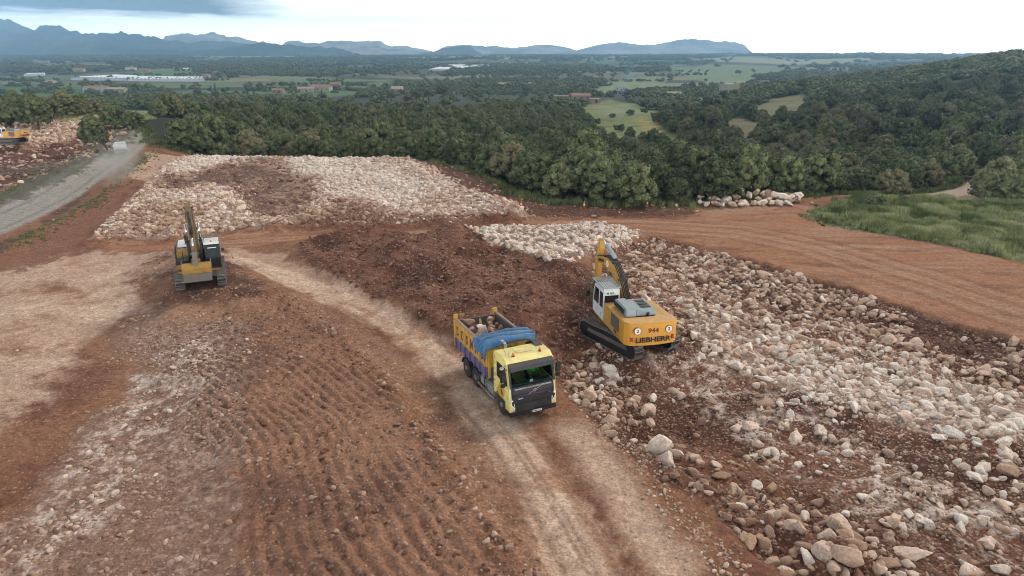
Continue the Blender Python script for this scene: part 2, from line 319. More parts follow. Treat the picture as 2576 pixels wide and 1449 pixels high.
    s = reg('stones_l', x, y, 1.5, 1.2); c = lerp(c, (.27, .155, .11), s * .7); c = lerp(c, (.44, .31, .24), s * sst(.0, .5, nh * .7 + nb * .6) * .6)
    pz = reg('palest_l', x, y, 1.2, 1.4); c = lerp(c, (.58, .46, .38), pz * sst(-.2, .45, nf + .4 * nh) * .7)
    c = lerp(c, (.10, .045, .03), reg('moundl', x, y, 1.2, 1.0) * sst(-.4, .3, nb + .3 * nf) * .8)
    db, sb, _ = pline(x, y, BERM); c = lerp(c, C['brown'], np.exp(-(db / .7) ** 2) * .8)
    c = lerp(c, (.13, .052, .033), reg('farred', x, y, 1.2, .8)); c = lerp(c, C['dustpink'], reg('farpile', x, y, 1, .8) * .7)
    c = lerp(c, (.09, .048, .034), reg('rbank', x, y, .9, .5) * .8)
    dg, sg, side = pline(x, y, GREY); e = dg + .3 * nf
    g = sst(3.5, 2.5, e); c = lerp(c, (.19, .15, .12), sst(7.6, 5.8, dg + .8 * nf) * (side < 0) * sst(20, 35, y)); c = lerp(c, C['grey'], g * .95)
    c = lerp(c, (.30, .27, .235), g * np.maximum(np.exp(-((dg - .9) / .6) ** 2), np.exp(-((dg - 2.4) / .5) ** 2)) * .6); c = lerp(c, (.12, .11, .09), g * np.exp(-((dg - 1.7) / .25) ** 2) * .35)
    c = lerp(c, (.075, .085, .035), np.exp(-((dg - 4.9) / .6) ** 2) * sst(-.1, .4, nf) * .8)
    c = lerp(c, (.075, .07, .035), reg('lbank', x, y, .8, .6) * .6)
    c = lerp(c, (.09, .10, .045), reg('grass', x, y, .6, .6)); c = lerp(c, (.34, .25, .19), reg('path', x, y, .6, .3))
    # forest floor beyond the quarry edge
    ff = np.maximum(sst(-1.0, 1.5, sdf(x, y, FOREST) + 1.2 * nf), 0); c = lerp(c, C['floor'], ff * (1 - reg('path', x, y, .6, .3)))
    lum = c.mean(1)[:, None]; c = c * (.80 + .9 * np.clip(lum, 0, .34)) ; return c * (1 + .16 * nh[:, None] + .12 * nf[:, None])
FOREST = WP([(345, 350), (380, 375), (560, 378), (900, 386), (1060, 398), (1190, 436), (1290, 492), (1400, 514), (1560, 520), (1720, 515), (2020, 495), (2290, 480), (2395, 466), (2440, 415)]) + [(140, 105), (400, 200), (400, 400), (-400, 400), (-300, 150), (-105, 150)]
# ground material: soil attribute + fine gravel
gm, t, b = newmat('soil', .95)
at_ = nd(t, 'ShaderNodeAttribute', attribute_name='soil'); geo = nd(t, 'ShaderNodeNewGeometry')
n_a = noise(t, geo.outputs['Position'], 9, 5, .65); n_b = noise(t, geo.outputs['Position'], 2.1, 5, .6)
vo = nd(t, 'ShaderNodeTexVoronoi', feature='F1'); vo.inputs['Scale'].default_value = 6.5; t.links.new(geo.outputs['Position'], vo.inputs['Vector'])
grav = nd(t, 'ShaderNodeAttribute', attribute_name='gravel')
sepc = nd(t, 'ShaderNodeSeparateColor'); t.links.new(vo.outputs['Color'], sepc.inputs[0])
peb = mth(t, 'MULTIPLY', ramp(t, vo.outputs['Distance'], [(.30, 1), (.48, 0)]), mth(t, 'GREATER_THAN', mth(t, 'ADD', sepc.outputs[0], mth(t, 'MULTIPLY', grav.outputs['Fac'], .75)), 1.0))
c0 = mix(t, 1.0, at_.outputs['Color'], ramp(t, n_a, [(.25, .5), (.5, 1.0), (.8, 1.5)]), 'MULTIPLY')
c0 = mix(t, 1.0, c0, ramp(t, n_b, [(.3, .84), (.5, 1.0), (.7, 1.16)]), 'MULTIPLY')
pc = mix(t, sepc.outputs[1], (.24, .13, .085), (.42, .29, .215))
c1 = mix(t, mth(t, 'MULTIPLY', peb, .85), c0, pc)
t.links.new(c1, b.inputs['Base Color'])
bp = nd(t, 'ShaderNodeBump'); bp.inputs['Strength'].default_value = .8; bp.inputs['Distance'].default_value = .09
n_c = noise(t, geo.outputs['Position'], 3.6, 6, .72)
c1 = mix(t, 1.0, c1, ramp(t, n_c, [(.3, .74), (.5, 1.0), (.72, 1.3)]), 'MULTIPLY'); t.links.new(c1, b.inputs['Base Color'])
hh = mth(t, 'ADD', mth(t, 'MULTIPLY_ADD', n_a, .9, mth(t, 'MULTIPLY', n_c, 2.2)), mth(t, 'MULTIPLY', peb, mth(t, 'SUBTRACT', .6, vo.outputs['Distance'])))
t.links.new(hh, bp.inputs['Height']); t.links.new(bp.outputs[0], b.inputs['Normal'])

ys = [2.0]
while ys[-1] < 169: ys.append(ys[-1] + .0026 * (ys[-1] + 7))
me, x, y, z = sheet('ground', np.array(ys), -.92, .92, 1300, 14, gm)
colr = near_colors(x, y)
attr(me, 'soil', 'FLOAT_COLOR', np.concatenate([np.clip(colr, 0, 1), np.ones((len(x), 1))], 1))
gv = .25 + .35 * reg('stones_l', x, y, 1.5, 1.2) + .3 * reg('furrow', x, y, 1, .6) + .05 * reg('mound', x, y, 1, .5) + .5 * reg('rubble', x, y, .4, .2) + .3 * reg('apron', x, y, .8, .4) + .5 * reg('pile', x, y, .6, .4)
gv -= .25 * reg('orange', x, y, .5, .3) + .25 * reg('grass', x, y, .5, .3)
dg, _, _ = pline(x, y, GREY); gv -= .3 * sst(5, 4, dg)
dp, _, _ = pline(x, y, PALE); gv -= .25 * sst(2.2, 1.2, dp)
attr(me, 'gravel', 'FLOAT', np.clip(gv * (1 + .8 * fbm(x, y, .4, 3, 70)), 0, 1))
tag(link(bpy.data.objects.new('ground', me)), kind='structure')
# ---------------------------------------------------------------- scattering
def euler_rot(n): return np.stack([rng.uniform(0, 6.28, n), rng.uniform(0, 6.28, n), rng.uniform(0, 6.28, n)], 1)
def scatter(name, pos, rot, scl, idx, tint, sources):
    n = len(pos); me = bpy.data.meshes.new(name); me.vertices.add(n); me.vertices.foreach_set('co', np.asarray(pos, np.float32).ravel())
    attr(me, 'rot', 'FLOAT_VECTOR', np.asarray(rot, np.float32)); s = np.asarray(scl, np.float32)
    if s.ndim == 1: s = np.repeat(s[:, None], 3, 1)
    attr(me, 'scl', 'FLOAT_VECTOR', s); attr(me, 'idx', 'INT', np.asarray(idx, np.int32)); attr(me, 'tint', 'FLOAT', np.asarray(tint, np.float32))
    ob = link(bpy.data.objects.new(name, me))
    col = bpy.data.collections.new(name + '_shapes')
    for k, src in enumerate(sources):
        so = bpy.data.objects.new('%s_shape_%02d' % (name, k), src); col.objects.link(so)
    ng = bpy.data.node_groups.new(name, 'GeometryNodeTree')
    ng.interface.new_socket('Geometry', in_out='INPUT', socket_type='NodeSocketGeometry'); ng.interface.new_socket('Geometry', in_out='OUTPUT', socket_type='NodeSocketGeometry')
    gi = ng.nodes.new('NodeGroupInput'); go = ng.nodes.new('NodeGroupOutput'); iop = ng.nodes.new('GeometryNodeInstanceOnPoints')
    ci = ng.nodes.new('GeometryNodeCollectionInfo'); ci.inputs['Collection'].default_value = col; ci.inputs['Separate Children'].default_value = True; ci.inputs['Reset Children'].default_value = True
    def na(nm, ty):
        a = ng.nodes.new('GeometryNodeInputNamedAttribute'); a.data_type = ty; a.inputs[0].default_value = nm; return a.outputs[0]
    e2r = ng.nodes.new('FunctionNodeEulerToRotation')
    L = ng.links.new; L(gi.outputs[0], iop.inputs['Points']); L(ci.outputs[0], iop.inputs['Instance']); iop.inputs['Pick Instance'].default_value = True
    L(na('idx', 'INT'), iop.inputs['Instance Index']); L(na('rot', 'FLOAT_VECTOR'), e2r.inputs[0]); L(e2r.outputs[0], iop.inputs['Rotation'])
    L(na('scl', 'FLOAT_VECTOR'), iop.inputs['Scale']); L(iop.outputs[0], go.inputs[0])
    md = ob.modifiers.new('scatter', 'NODES'); md.node_group = ng
    return ob
# ---------------------------------------------------------------- rocks
def ico(sub):
    bm = bmesh.new(); bmesh.ops.create_icosphere(bm, subdivisions=sub, radius=1)
    V = np.array([v.co[:] for v in bm.verts]); Fc = np.array([[v.index for v in f.verts] for f in bm.faces]); bm.free(); return V, Fc
rm, t, b = newmat('limestone', .9)
ti = nd(t, 'ShaderNodeAttribute', attribute_name='tint', attribute_type='INSTANCER'); tcn = nd(t, 'ShaderNodeTexCoord'); oi = nd(t, 'ShaderNodeObjectInfo')
base = ramp(t, ti.outputs['Fac'], [(0, (.17, .075, .046)), (.25, (.30, .17, .115)), (.5, (.52, .33, .225)), (.75, (.75, .55, .425)), (1, (.88, .745, .63))])
base = mix(t, mth(t, 'MULTIPLY', ramp(t, oi.outputs['Random'], [(.78, 0), (.9, 1)]), .45), base, (.42, .24, .125))
nr = noise(t, tcn.outputs['Object'], 1.6, 5, .65, .3); nr2 = noise(t, tcn.outputs['Object'], 7, 4, .6)
dirt = mth(t, 'MULTIPLY', ramp(t, nr, [(.50, 0), (.70, 1)]), .45)
base = mix(t, dirt, base, (.24, .115, .07)); base = mix(t, 1.0, base, ramp(t, nr2, [(.25, .62), (.75, 1.25)]), 'MULTIPLY')
t.links.new(base, b.inputs['Base Color'])
bp = nd(t, 'ShaderNodeBump'); bp.inputs['Strength'].default_value = .5; bp.inputs['Distance'].default_value = .12; t.links.new(nr2, bp.inputs['Height']); t.links.new(bp.outputs[0], b.inputs['Normal'])
def rock_mesh(name, seed, sub=3, cuts=15):
    r = np.random.default_rng(seed); V, Fc = ico(sub)
    N = r.normal(size=(cuts, 3)); N /= np.linalg.norm(N, axis=1)[:, None]; D = r.uniform(.50, .84, cuts)
    dt = V @ N.T; k = np.where(dt > .02, D[None, :] / np.maximum(dt, .02), 9).min(1); k = np.minimum(k, 1.2)
    V = V * k[:, None]; V = V + .02 * np.sin(V[:, [1, 2, 0]] * 5 + seed) + .012 * np.sin(V[:, [2, 0, 1]] * 13 + seed)
    V = V * np.array([1.12, r.uniform(.75, 1.05), r.uniform(.6, .92)])
    me = npmesh(name, V, Fc, rm, False, 3); return me
RK = [rock_mesh('rock', s) for s in range(14)]; RKS = [rock_mesh('stone', 50 + s, 2, 11) for s in range(10)]
BLD = [rock_mesh('boulder', 90 + s, 4, 17) for s in range(8)]
def sample(name, n, pad=0):
    pts = REG[name]; xs = [p[0] for p in pts]; ys = [p[1] for p in pts]
    x = rng.uniform(max(min(xs), -120), max(xs), n); y = rng.uniform(max(min(ys), 10), max(ys), n)
    m = (sdf(x, y, pts) + pad * fbm(x, y, .6, 3, 71) > 0) & (np.abs(x) < .95 * (y + 10) * .85 + 3); return x[m], y[m]
def area(name):
    p = REG[name]; return abs(sum(p[i][0] * p[(i + 1) % len(p)][1] - p[(i + 1) % len(p)][0] * p[i][1] for i in range(len(p)))) / 2
SX, SY, SS, ST = [], [], [], []
def scat_region(name, dens, smin, smax, tint, tsd=.15, pw=2.6, pad=.8, keep=None):
    pts = REG[name]; xs = [p[0] for p in pts]; ys = [p[1] for p in pts]
    n = int(dens * (min(max(xs), 60) - max(min(xs), -120)) * (max(ys) - max(min(ys), 10)))
    x, y = sample(name, n, pad)
    if keep is not None:
        k = rng.random(len(x)) < keep(x, y); x, y = x[k], y[k]
    s = smin + (smax - smin) * rng.random(len(x)) ** pw
    SX.append(x); SY.append(y); SS.append(s); ST.append(np.clip(tint(x, y) if callable(tint) else tint + 0 * x, 0, 1) + rng.normal(0, tsd, len(x)))
def ttile(x, y):
    b_ = .74 + .26 * fbm(x, y, .09, 3, 72); b_ = b_ + .25 * np.maximum(reg('pile_white', x, y, 2, 1), reg('pile_white2', x, y, 2, 1)) - .45 * reg('pile_red', x, y, 1, .5) - .3 * reg('pile_red2', x, y, 1, .5) - .3 * reg('pile_ochre', x, y, 1.5, 1) - .12 * sst(75, 60, y)
    return b_
def trub(x, y): return .51 - .26 * reg('ru_dark', x, y, 1, .8) + .26 * reg('ru_cream', x, y, 1, 1) - .1 * reg('ru_soil', x, y, 1, 1) + .42 * fbm(x, y, .11, 3, 73) + .12 * sst(25, 10, np.hypot(x - 24, y - 33)) * 1
inr = lambda nm, a=1: (lambda x, y: 1 - a * reg(nm, x, y, .8, .4))
# upper pile
scat_region('pile', 12, .06, .42, ttile, .15, 2.5, .5, lambda x, y: 1 - .85 * reg('pile_red', x, y, 1.5, .8) - .3 * reg('pile_red2', x, y, 1, .5))
scat_region('white_mid', 9, .09, .40, .88, .12, 1.9, .5)
clus = lambda x, y: np.clip(.50 + 1.9 * fbm(x, y, .22, 3, 74), .05, 1) * (1 - .35 * reg('dust1', x, y, 1, .8)) * (1 - .6 * reg('ru_soil', x, y, 1, 1)) + .3 * reg('ru_edge', x, y, 1, .5)
scat_region('rubble', 13, .05, .32, trub, .22, 2.4, .3, clus)
scat_region('ru_edge', 2.6, .07, .38, .50, .2, 2.8, 1.0)
scat_region('ru_cream', 6, .08, .40, .82, .12, 2.8, 1.2)
scat_region('rubble', 1.1, .17, .48, lambda x, y: trub(x, y) + .10, .13, 2.6, .3, clus)
scat_region('rub_up', 10, .06, .38, .56, .2, 2.0, .6, lambda x, y: np.clip(.8 + 1.0 * fbm(x, y, .3, 3, 78), .1, 1))
scat_region('rubble', 22, .03, .11, lambda x, y: trub(x, y) - .28, .15, 1.4, .3)
scat_region('dig', 3, .05, .25, .12, .12, 2.5)
scat_region('mound', 4, .04, .19, .16, .16, 2.8, .5)
scat_region('furrow', 4.5, .04, .15, .12, .08, 2.4, 1.5)
scat_region('mound', 5, .06, .24, .05, .05, 2.2, .3)
scat_region('furrow', 3.8, .035, .15, .38, .14, 2.6, .8, lambda x, y: np.clip(.3 + 1.6 * fbm(x, y, .3, 3, 75) + .5 * sst(28, 18, y), .06, 1))
scat_region('stones_l', 26, .035, .15, .45, .15, 2.0, 1.0, lambda x, y: np.clip(.5 + 1.5 * fbm(x, y, .35, 3, 76), .08, 1))
scat_region('palest_l', 9, .05, .19, .66, .14, 2.2, 1.0, lambda x, y: np.clip(.5 + 1.5 * fbm(x, y, .5, 3, 77), .1, 1))
scat_region('apron', 3, .03, .09, .45, .15, 2.0)
scat_region('farpile', 4.5, .15, .55, .66, .12, 1.7); scat_region('farred', .7, .15, .6, .45, .2, 2.5)
scat_region('back_red', .9, .1, .32, .4, .2, 2.2); scat_region('ledge', .5, .06, .2, .5); scat_region('rbank', .5, .08, .25, .3); scat_region('orange', .25, .03, .08, .55, .1, 2)
scat_region('moundl', 6, .04, .15, .33, .12, 2.4); scat_region('pale_left', 1.2, .03, .09, .6)
# berm stones
n = 560; k = rng.integers(0, len(BERM) - 1, n); q = rng.random(n); bx = np.array(BERM)
SX.append(bx[k, 0] * (1 - q) + bx[k + 1, 0] * q + rng.normal(0, .5, n)); SY.append(bx[k, 1] * (1 - q) + bx[k + 1, 1] * q + rng.normal(0, .5, n)); SS.append(.04 + .15 * rng.random(n) ** 2.8); ST.append(.34 + rng.normal(0, .14, n))
n = 700; p2 = np.array(PALE2); k = rng.integers(0, len(p2) - 1, n); q = rng.random(n)
SX.append(p2[k, 0] * (1 - q) + p2[k + 1, 0] * q + rng.normal(1.8, .5, n)); SY.append(p2[k, 1] * (1 - q) + p2[k + 1, 1] * q + rng.normal(0, .4, n)); SS.append(.03 + .09 * rng.random(n) ** 2); ST.append(.6 + rng.normal(0, .12, n))
sx, sy, ss, stt = map(np.concatenate, (SX, SY, SS, ST)); stt = np.clip(stt, 0, 1)
for c, s, cx, cy, hl, hw, zz in CARVE:       # nothing under the machines
    lx = np.abs((sx - cx) * c + (sy - cy) * s); ly = np.abs(-(sx - cx) * s + (sy - cy) * c); k = ~((lx < hl + .1) & (ly < hw + .1)); sx, sy, ss, stt = sx[k], sy[k], ss[k], stt[k]
sz = height(sx, sy)
print('rocks', len(sx))
# the rocks that show largest are things of their own
depth = sy * cT + (H - sz) * sT; app = ss / depth
u_ = 1288 + FPX * sx / depth; vv = 724.5 + FPX * ((H - sz) * cT - sy * sT) / depth
vis = (u_ > 4) & (u_ < 2572) & (vv < 1440) & (vv > 300)
order = np.argsort(-np.where(vis, app, 0)); NBIG = 236; big = order[:NBIG]; rest = np.ones(len(sx), bool); rest[big] = False
rx, ry, rz, rs, rt = sx[rest], sy[rest], sz[rest], ss[rest], stt[rest]
n = len(rx); small = rs < .16; idx = np.where(small, 14 + rng.integers(0, 10, n), rng.integers(0, 14, n))
sc3 = np.stack([rs * rng.uniform(.8, 1.3, n), rs * rng.uniform(.8, 1.2, n), rs * rng.uniform(.8, 1.15, n)], 1)
rot = np.stack([rng.normal(0, .45, n), rng.normal(0, .45, n), rng.uniform(0, 6.28, n)], 1)
o = scatter('rubble', np.stack([rx, ry, rz - rs * .02], 1), rot, sc3, idx, rt, RK + RKS); tag(o, 'broken limestone rubble and gravel spread over the red soil', 'rubble', kind='stuff')
def rock_object(name, me, loc, s, rot, tint, label, cat, group):
    o = link(bpy.data.objects.new(name, me)); o.location = loc; o.scale = s if hasattr(s, '__len__') else (s,) * 3; o.rotation_euler = rot; o['tint'] = float(tint)
    tag(o, label, cat, group); return o
LM = dict(truck=('the dump truck\'s front bumper', 1380, 1060), t2=('the dump truck\'s cab door side', 1230, 1010), ex=('the tracks of the orange excavator', 1640, 900), ex2=('the orange excavator\'s counterweight', 1740, 850),
          cr=('the bottom right corner of the site', 2500, 1400), be=('the bottom edge of the rubble field', 2150, 1400), b2=('the foot of the bottom edge near the pale track', 1950, 1380), re=('the right edge of the photo at mid height', 2540, 1000),
          re2=('the right edge below the red bank', 2540, 1200), re3=('the right edge under the orange road', 2520, 900), bank=('the red bank under the orange road', 2250, 790), bank2=('the upper end of the red bank', 1900, 690), ctr=('the middle of the rubble field', 2050, 1050),
          c2=('the pale dust streak across the rubble', 2200, 1180), c3=('the dark hollow in the rubble field', 2250, 1010), c4=('the gravel heap below the excavator', 1830, 1150), tk=('the edge of the pale haul track', 1600, 1150), t3=('the haul track\'s lower right edge', 1760, 1280),
          boom=('the raised boom of the orange excavator', 1650, 740), wm=('the white rock bed beside the orange road', 1380, 610), wm2=('the tail of the white rock bed', 1420, 670), pl=('the big white rock spread', 900, 480), pl2=('the front edge of the rock spread', 500, 580),
          pl3=('the right tip of the rock spread', 1250, 540), mo=('the dark soil mounds', 1100, 700), fu=('the furrowed soil at the bottom', 900, 1350), fu2=('the stony ridge beside the track', 1150, 1230), sl=('the pale stony strip at lower left', 350, 1250), lt=('the bottom left corner', 120, 1380))
names = list(LM); lmuv = np.array([[LM[k][1], LM[k][2]] for k in names])
near = [int(np.argmin((lmuv[:, 0] - u_[i]) ** 2 + ((lmuv[:, 1] - vv[i]) * 1.3) ** 2)) for i in big]
ordn = ['largest', 'second largest', 'third largest', 'fourth largest', 'fifth largest', 'sixth largest', 'seventh largest', 'eighth largest', 'ninth largest', 'tenth largest'] + ['%dth largest' % k for k in range(11, 60)]
cnt = {}
for i, nn in zip(big, near):
    k = cnt.get(nn, 0); cnt[nn] = k + 1; tt = stt[i]
    cn = 'red-brown' if tt < .3 else 'tan' if tt < .55 else 'cream' if tt < .8 else 'white'
    s = ss[i] * 1.05
    rock_object('rock', (BLD[i % 8] if ss[i] > .3 else RK[i % 14]), (sx[i], sy[i], sz[i] + s * .16), (s * rng.uniform(.9, 1.25), s * rng.uniform(.85, 1.1), s * rng.uniform(.85, 1.15)), (rng.normal(0, .3), rng.normal(0, .3), rng.uniform(0, 6.28)), min(1, tt + .08),
                '%s limestone rock, %s by %s' % (cn, ordn[k], LM[names[nn]][0]), 'rock', 'loose limestone rocks on the quarry floor')
# boulder heap by the forest edge, the standout boulders
heap = [(1752, 512, .9, .8, 'low pale boulder at the heap\'s left end'), (1772, 520, .8, .75, None), (1790, 505, .9, .5, None), (1800, 520, 1.0, .85, None), (1825, 508, 1.3, .8, 'tall pointed white boulder in the heap\'s left part'),
        (1848, 503, 1.1, .4, 'orange tan boulder between white ones in the heap'), (1862, 493, .9, .8, None), (1870, 516, 1.2, .75, None), (1885, 500, 1.2, .85, None), (1900, 516, 1.0, .6, None), (1905, 494, .8, .45, None), (1925, 512, 1.2, .8, None), (1930, 498, 1.1, .85, None),
        (1950, 500, 1.2, .85, None), (1948, 514, 1.0, .8, None), (1975, 502, 1.2, .85, None), (1968, 516, .9, .75, None), (2000, 505, 1.1, .8, None), (2020, 500, 1.2, .8, None), (1995, 516, .8, .8, None), (1840, 522, .8, .75, None), (1815, 526, .6, .8, None), (1778, 500, .7, .45, None)]
for j, (u, v, s, tt, lab) in enumerate([(1750 + (j * 37) % 245, 503 + (j * 13) % 20, .45 + .35 * random.random(), .55 + .4 * random.random(), None) for j in range(26)]): heap.append((u, v, s, tt, lab))
HP = [('standing tan slab at the top of the boulder heap', 1935, 492, (.45, .4, 1.0), .38, .9), ('upright grey-white block right of the standing slab', 1957, 494, (.75, .6, .8), .85, .8), ('orange tan block near the heap\'s right end', 1994, 497, (.9, .8, .75), .3, .7), ('large white block closing the heap\'s right end', 2012, 497, (.8, .7, .65), .9, .6)]
hc = P(1880, 514)
for j, (u, v, s, tt, lab) in enumerate(heap):
    x, y = P(u * .93 + 133, 514 + (v - 508) * .55); y += .5; s *= .64; tt = min(1, tt + .12); up = max(0, (512 - v)) * .045
    rock_object('boulder', BLD[(j * 3) % 8], (x, y, .25 + up), (s * random.uniform(.9, 1.2), s * random.uniform(.8, 1), s * random.uniform(.8, 1.1)), (random.gauss(0, .25), random.gauss(0, .25), random.uniform(0, 6.28)), tt,
                lab or 'pale limestone boulder piled in the heap before the trees', 'boulder', 'boulders heaped beside the dirt road')
for lab, u, v, s, tt, up in HP:
    x, y = P(u, 512); rock_object('boulder', BLD[j % 8], (x, y + .8, up), s, (.1, .1, u), tt, lab, 'boulder', 'boulders heaped beside the dirt road'); j += 1
for lab, u, v, s, tt in [('round pale boulder alone left of the boulder heap', 1701, 520, .38, .7), ('small pale boulder alone right of the boulder heap', 2042, 513, .3, .8),
                         ('tall cream boulder standing at the edge of the haul track', 1656, 1128, .78, .85), ('cream boulder touching the foot of the tall one', 1676, 1172, .48, .9), ('big pale boulder just behind the orange excavator\'s boom', 1626, 748, .75, .75),
                         ('flat orange-tan slab above the boom of the excavator', 1628, 690, .7, .5), ('round pale boulder beside the truck\'s front corner', 1485, 1000, .5, .6), ('bright white boulder in the middle of the rubble', 2150, 1020, .42, 1.0),
                         ('block shaped white boulder behind the excavator tracks', 1850, 912, .5, 1.0), ('cream boulder in the dark hollow of the rubble', 1905, 690 + 420, .35, .8), ('large tan boulder at the white rock bed\'s foot', 1362, 670, .55, .6), ('pale boulder leaning on the edge of the white rock bed', 1378, 685, .5, .85),
                         ('tan block among stones at the rubble\'s bottom edge', 2120, 1425, .6, .55), ('cream boulder at the rubble\'s bottom edge', 2290, 1395, .6, .85), ('round grey boulder near the right edge', 2535, 1180, .5, .5), ('lone white boulder on the far red field', 87, 402, .75, .85),
                         ('small white boulder on the far red field', 118, 428, .35, .9), ('tall pale boulder in the rubble\'s lower right', 2105, 860 + 460, .55, .8)]:
    x, y = P(u, v); rock_object('boulder', BLD[j % 8], (x, y, hz(x, y) + s * .45), (s, s * .85, s * (1.25 if 'tall' in lab else .95)), (.1, .1, u), tt, lab, 'boulder', None); j += 1
# ---------------------------------------------------------------- the valley beyond
c1 = lambda x, y: (x / 2.0, y / 2.0)                        # left half crop -> photo points
c2 = lambda x, y: ((1920 + x / 1.34167) / 1.49068, y / 1.34167 / 1.49068)
c3 = lambda x, y: ((1900 + x / 2.862) / 1.49068, (250 + y / 2.862) / 1.49068)
def vreg(f, pts): return [at(*f(x, y)) for x, y in pts]
VR = [  # polygon, colour, suppress trees
    (vreg(c3, [(740, 450), (900, 400), (1100, 345), (1400, 400), (1600, 480), (1600, 600), (1760, 690), (1960, 770), (1990, 860), (1700, 980), (1350, 920), (1130, 870), (900, 800), (860, 640), (780, 520)]), (.15, .165, .05), 1),
    (vreg(c3, [(1400, 560), (1600, 600), (1680, 720), (1500, 700)]), (.24, .19, .06), 1), (vreg(c3, [(900, 430), (1300, 400), (1500, 500), (1100, 560)]), (.17, .19, .09), 1),
    (vreg(c2, [(1190, 560), (1290, 500), (1455, 470), (1540, 550), (1430, 615), (1290, 640)]), (.14, .13, .055), 1), (vreg(c2, [(1050, 640), (1130, 570), (1310, 650), (1170, 760)]), (.14, .12, .05), 1),
    (vreg(c2, [(1380, 445), (1495, 430), (1490, 462), (1390, 470)]), (.09, .10, .05), 1), (vreg(c2, [(910, 490), (980, 485), (980, 525), (930, 530)]), (.08, .11, .05), 1),
    (vreg(c2, [(370, 470), (480, 412), (640, 384), (760, 388), (780, 420), (960, 418), (1230, 390), (1180, 425), (1000, 450), (700, 458), (560, 470)]), (.17, .21, .095), 1),
    (vreg(c2, [(800, 345), (1000, 322), (1420, 335), (1480, 350), (1230, 392), (980, 412), (860, 385)]), (.14, .19, .085), .9),
    (vreg(c2, [(880, 300), (1100, 285), (1500, 300), (1850, 290), (1700, 318), (1400, 326), (1100, 312)]), (.27, .28, .16), .9),
    (vreg(c1, [(-60, 436), (90, 438), (400, 430), (410, 490), (100, 492), (-60, 505)]), (.075, .13, .035), 1), (vreg(c1, [(110, 410), (350, 408), (1040, 415), (1240, 416), (1700, 432), (1960, 405), (1960, 442), (1500, 440), (850, 442), (300, 428)]), (.10, .16, .055), .96),
    (vreg(c1, [(-60, 386), (280, 375), (560, 368), (560, 400), (340, 400), (180, 412), (-60, 415)]), (.13, .14, .085), .95), (vreg(c1, [(170, 402), (1080, 410), (1080, 417), (170, 412)]), (.13, .085, .06), 1),
    (vreg(c1, [(1050, 396), (1370, 392), (1370, 408), (1050, 412)]), (.22, .19, .08), 1), (vreg(c1, [(1150, 413), (1640, 415), (1620, 428), (1180, 426)]), (.15, .10, .075), 1), (vreg(c1, [(1380, 396), (1960, 400), (1960, 410), (1380, 412)]), (.11, .18, .06), 1),
    (vreg(c1, [(620, 372), (700, 362), (950, 350), (980, 370), (800, 385), (640, 388)]), (.09, .17, .05), 1), (vreg(c1, [(860, 460), (960, 455), (1200, 455), (1500, 460), (1800, 460), (1780, 478), (1300, 500), (870, 490)]), (.09, .14, .05), .9),
    (vreg(c1, [(280, 595), (520, 560), (640, 555), (780, 560), (780, 610), (560, 640), (300, 635)]), (.17, .18, .085), 1), (vreg(c1, [(120, 515), (300, 500), (500, 545), (250, 560)]), (.06, .07, .04), .4),
    (vreg(c1, [(1960, 365), (2150, 352), (2400, 360), (2300, 380), (2000, 385)]), (.09, .08, .05), .9),
    (vreg(c1, [(900, 280), (1400, 275), (1500, 285), (950, 292)]), (.35, .33, .24), .8), (vreg(c1, [(2000, 288), (2576, 280), (2576, 300), (2050, 302)]), (.30, .29, .18), .85),
]
def in_regions(x, y):
    w = np.zeros(x.shape)
    for pts, col, s in VR: w = np.maximum(w, s * (sdf(x, y, pts) > 0))
    return w
def val_colors(x, y):
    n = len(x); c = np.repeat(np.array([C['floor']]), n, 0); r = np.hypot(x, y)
    cell = vnoise(x / 160 + fbm(x, y, 1 / 300., 2, 3), y / 110, 4)
    fld = sst(.40, .55, fbm(x, y, 1 / 420., 3, 81) * .6 + .5) * sst(700, 1500, r)
    c = lerp(c, (.085, .115, .055), fld); c = lerp(c, (.19, .18, .11), fld * (cell > .62)); c = lerp(c, (.16, .115, .08), fld * (cell < .14))
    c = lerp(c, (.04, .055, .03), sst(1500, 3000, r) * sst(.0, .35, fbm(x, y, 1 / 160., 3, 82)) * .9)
    sun_ = sst(.15, .5, fbm(x / 3, y, 1 / 900., 2, 83)) * sst(2500, 4500, r); c = lerp(c, (.24, .24, .15), sun_ * .7)  # patches of sunlight on the far plain, painted into the ground colour
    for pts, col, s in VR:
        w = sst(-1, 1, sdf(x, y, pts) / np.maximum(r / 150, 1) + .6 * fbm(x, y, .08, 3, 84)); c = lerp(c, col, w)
        if r.size and max(p[1] for p in pts) < 700:
            c = lerp(c, np.array(col) * .6, w * sst(.1, .5, fbm(x, y, .14, 4, 85)) * .8); c = lerp(c, (.17, .15, .075), w * sst(.15, .5, fbm(x, y, .05, 3, 86)) * .5)
    pa = sst(-1, 1, sdf(x, y, REG['path']) + .6); c = lerp(c, (.34, .25, .19), pa)
    return c * (1 + .15 * fbm(x, y, .25, 3, 87)[:, None])
vm, t, b = newmat('valley_soil', .95)
at_ = nd(t, 'ShaderNodeAttribute', attribute_name='soil'); geo = nd(t, 'ShaderNodeNewGeometry')
n_a = noise(t, geo.outputs['Position'], .9, 5, .6); n_b = noise(t, geo.outputs['Position'], .05, 4, .6)
c0 = mix(t, 1.0, at_.outputs['Color'], ramp(t, n_a, [(.3, .7), (.7, 1.25)]), 'MULTIPLY'); c0 = mix(t, 1.0, c0, ramp(t, n_b, [(.35, .85), (.65, 1.15)]), 'MULTIPLY')
t.links.new(c0, b.inputs['Base Color'])
ys = [167.0]
while ys[-1] < 12300: ys.append(ys[-1] * 1.009)
me, x, y, z = sheet('valley', np.array(ys), -.95, .95, 900, 14, vm, .06)
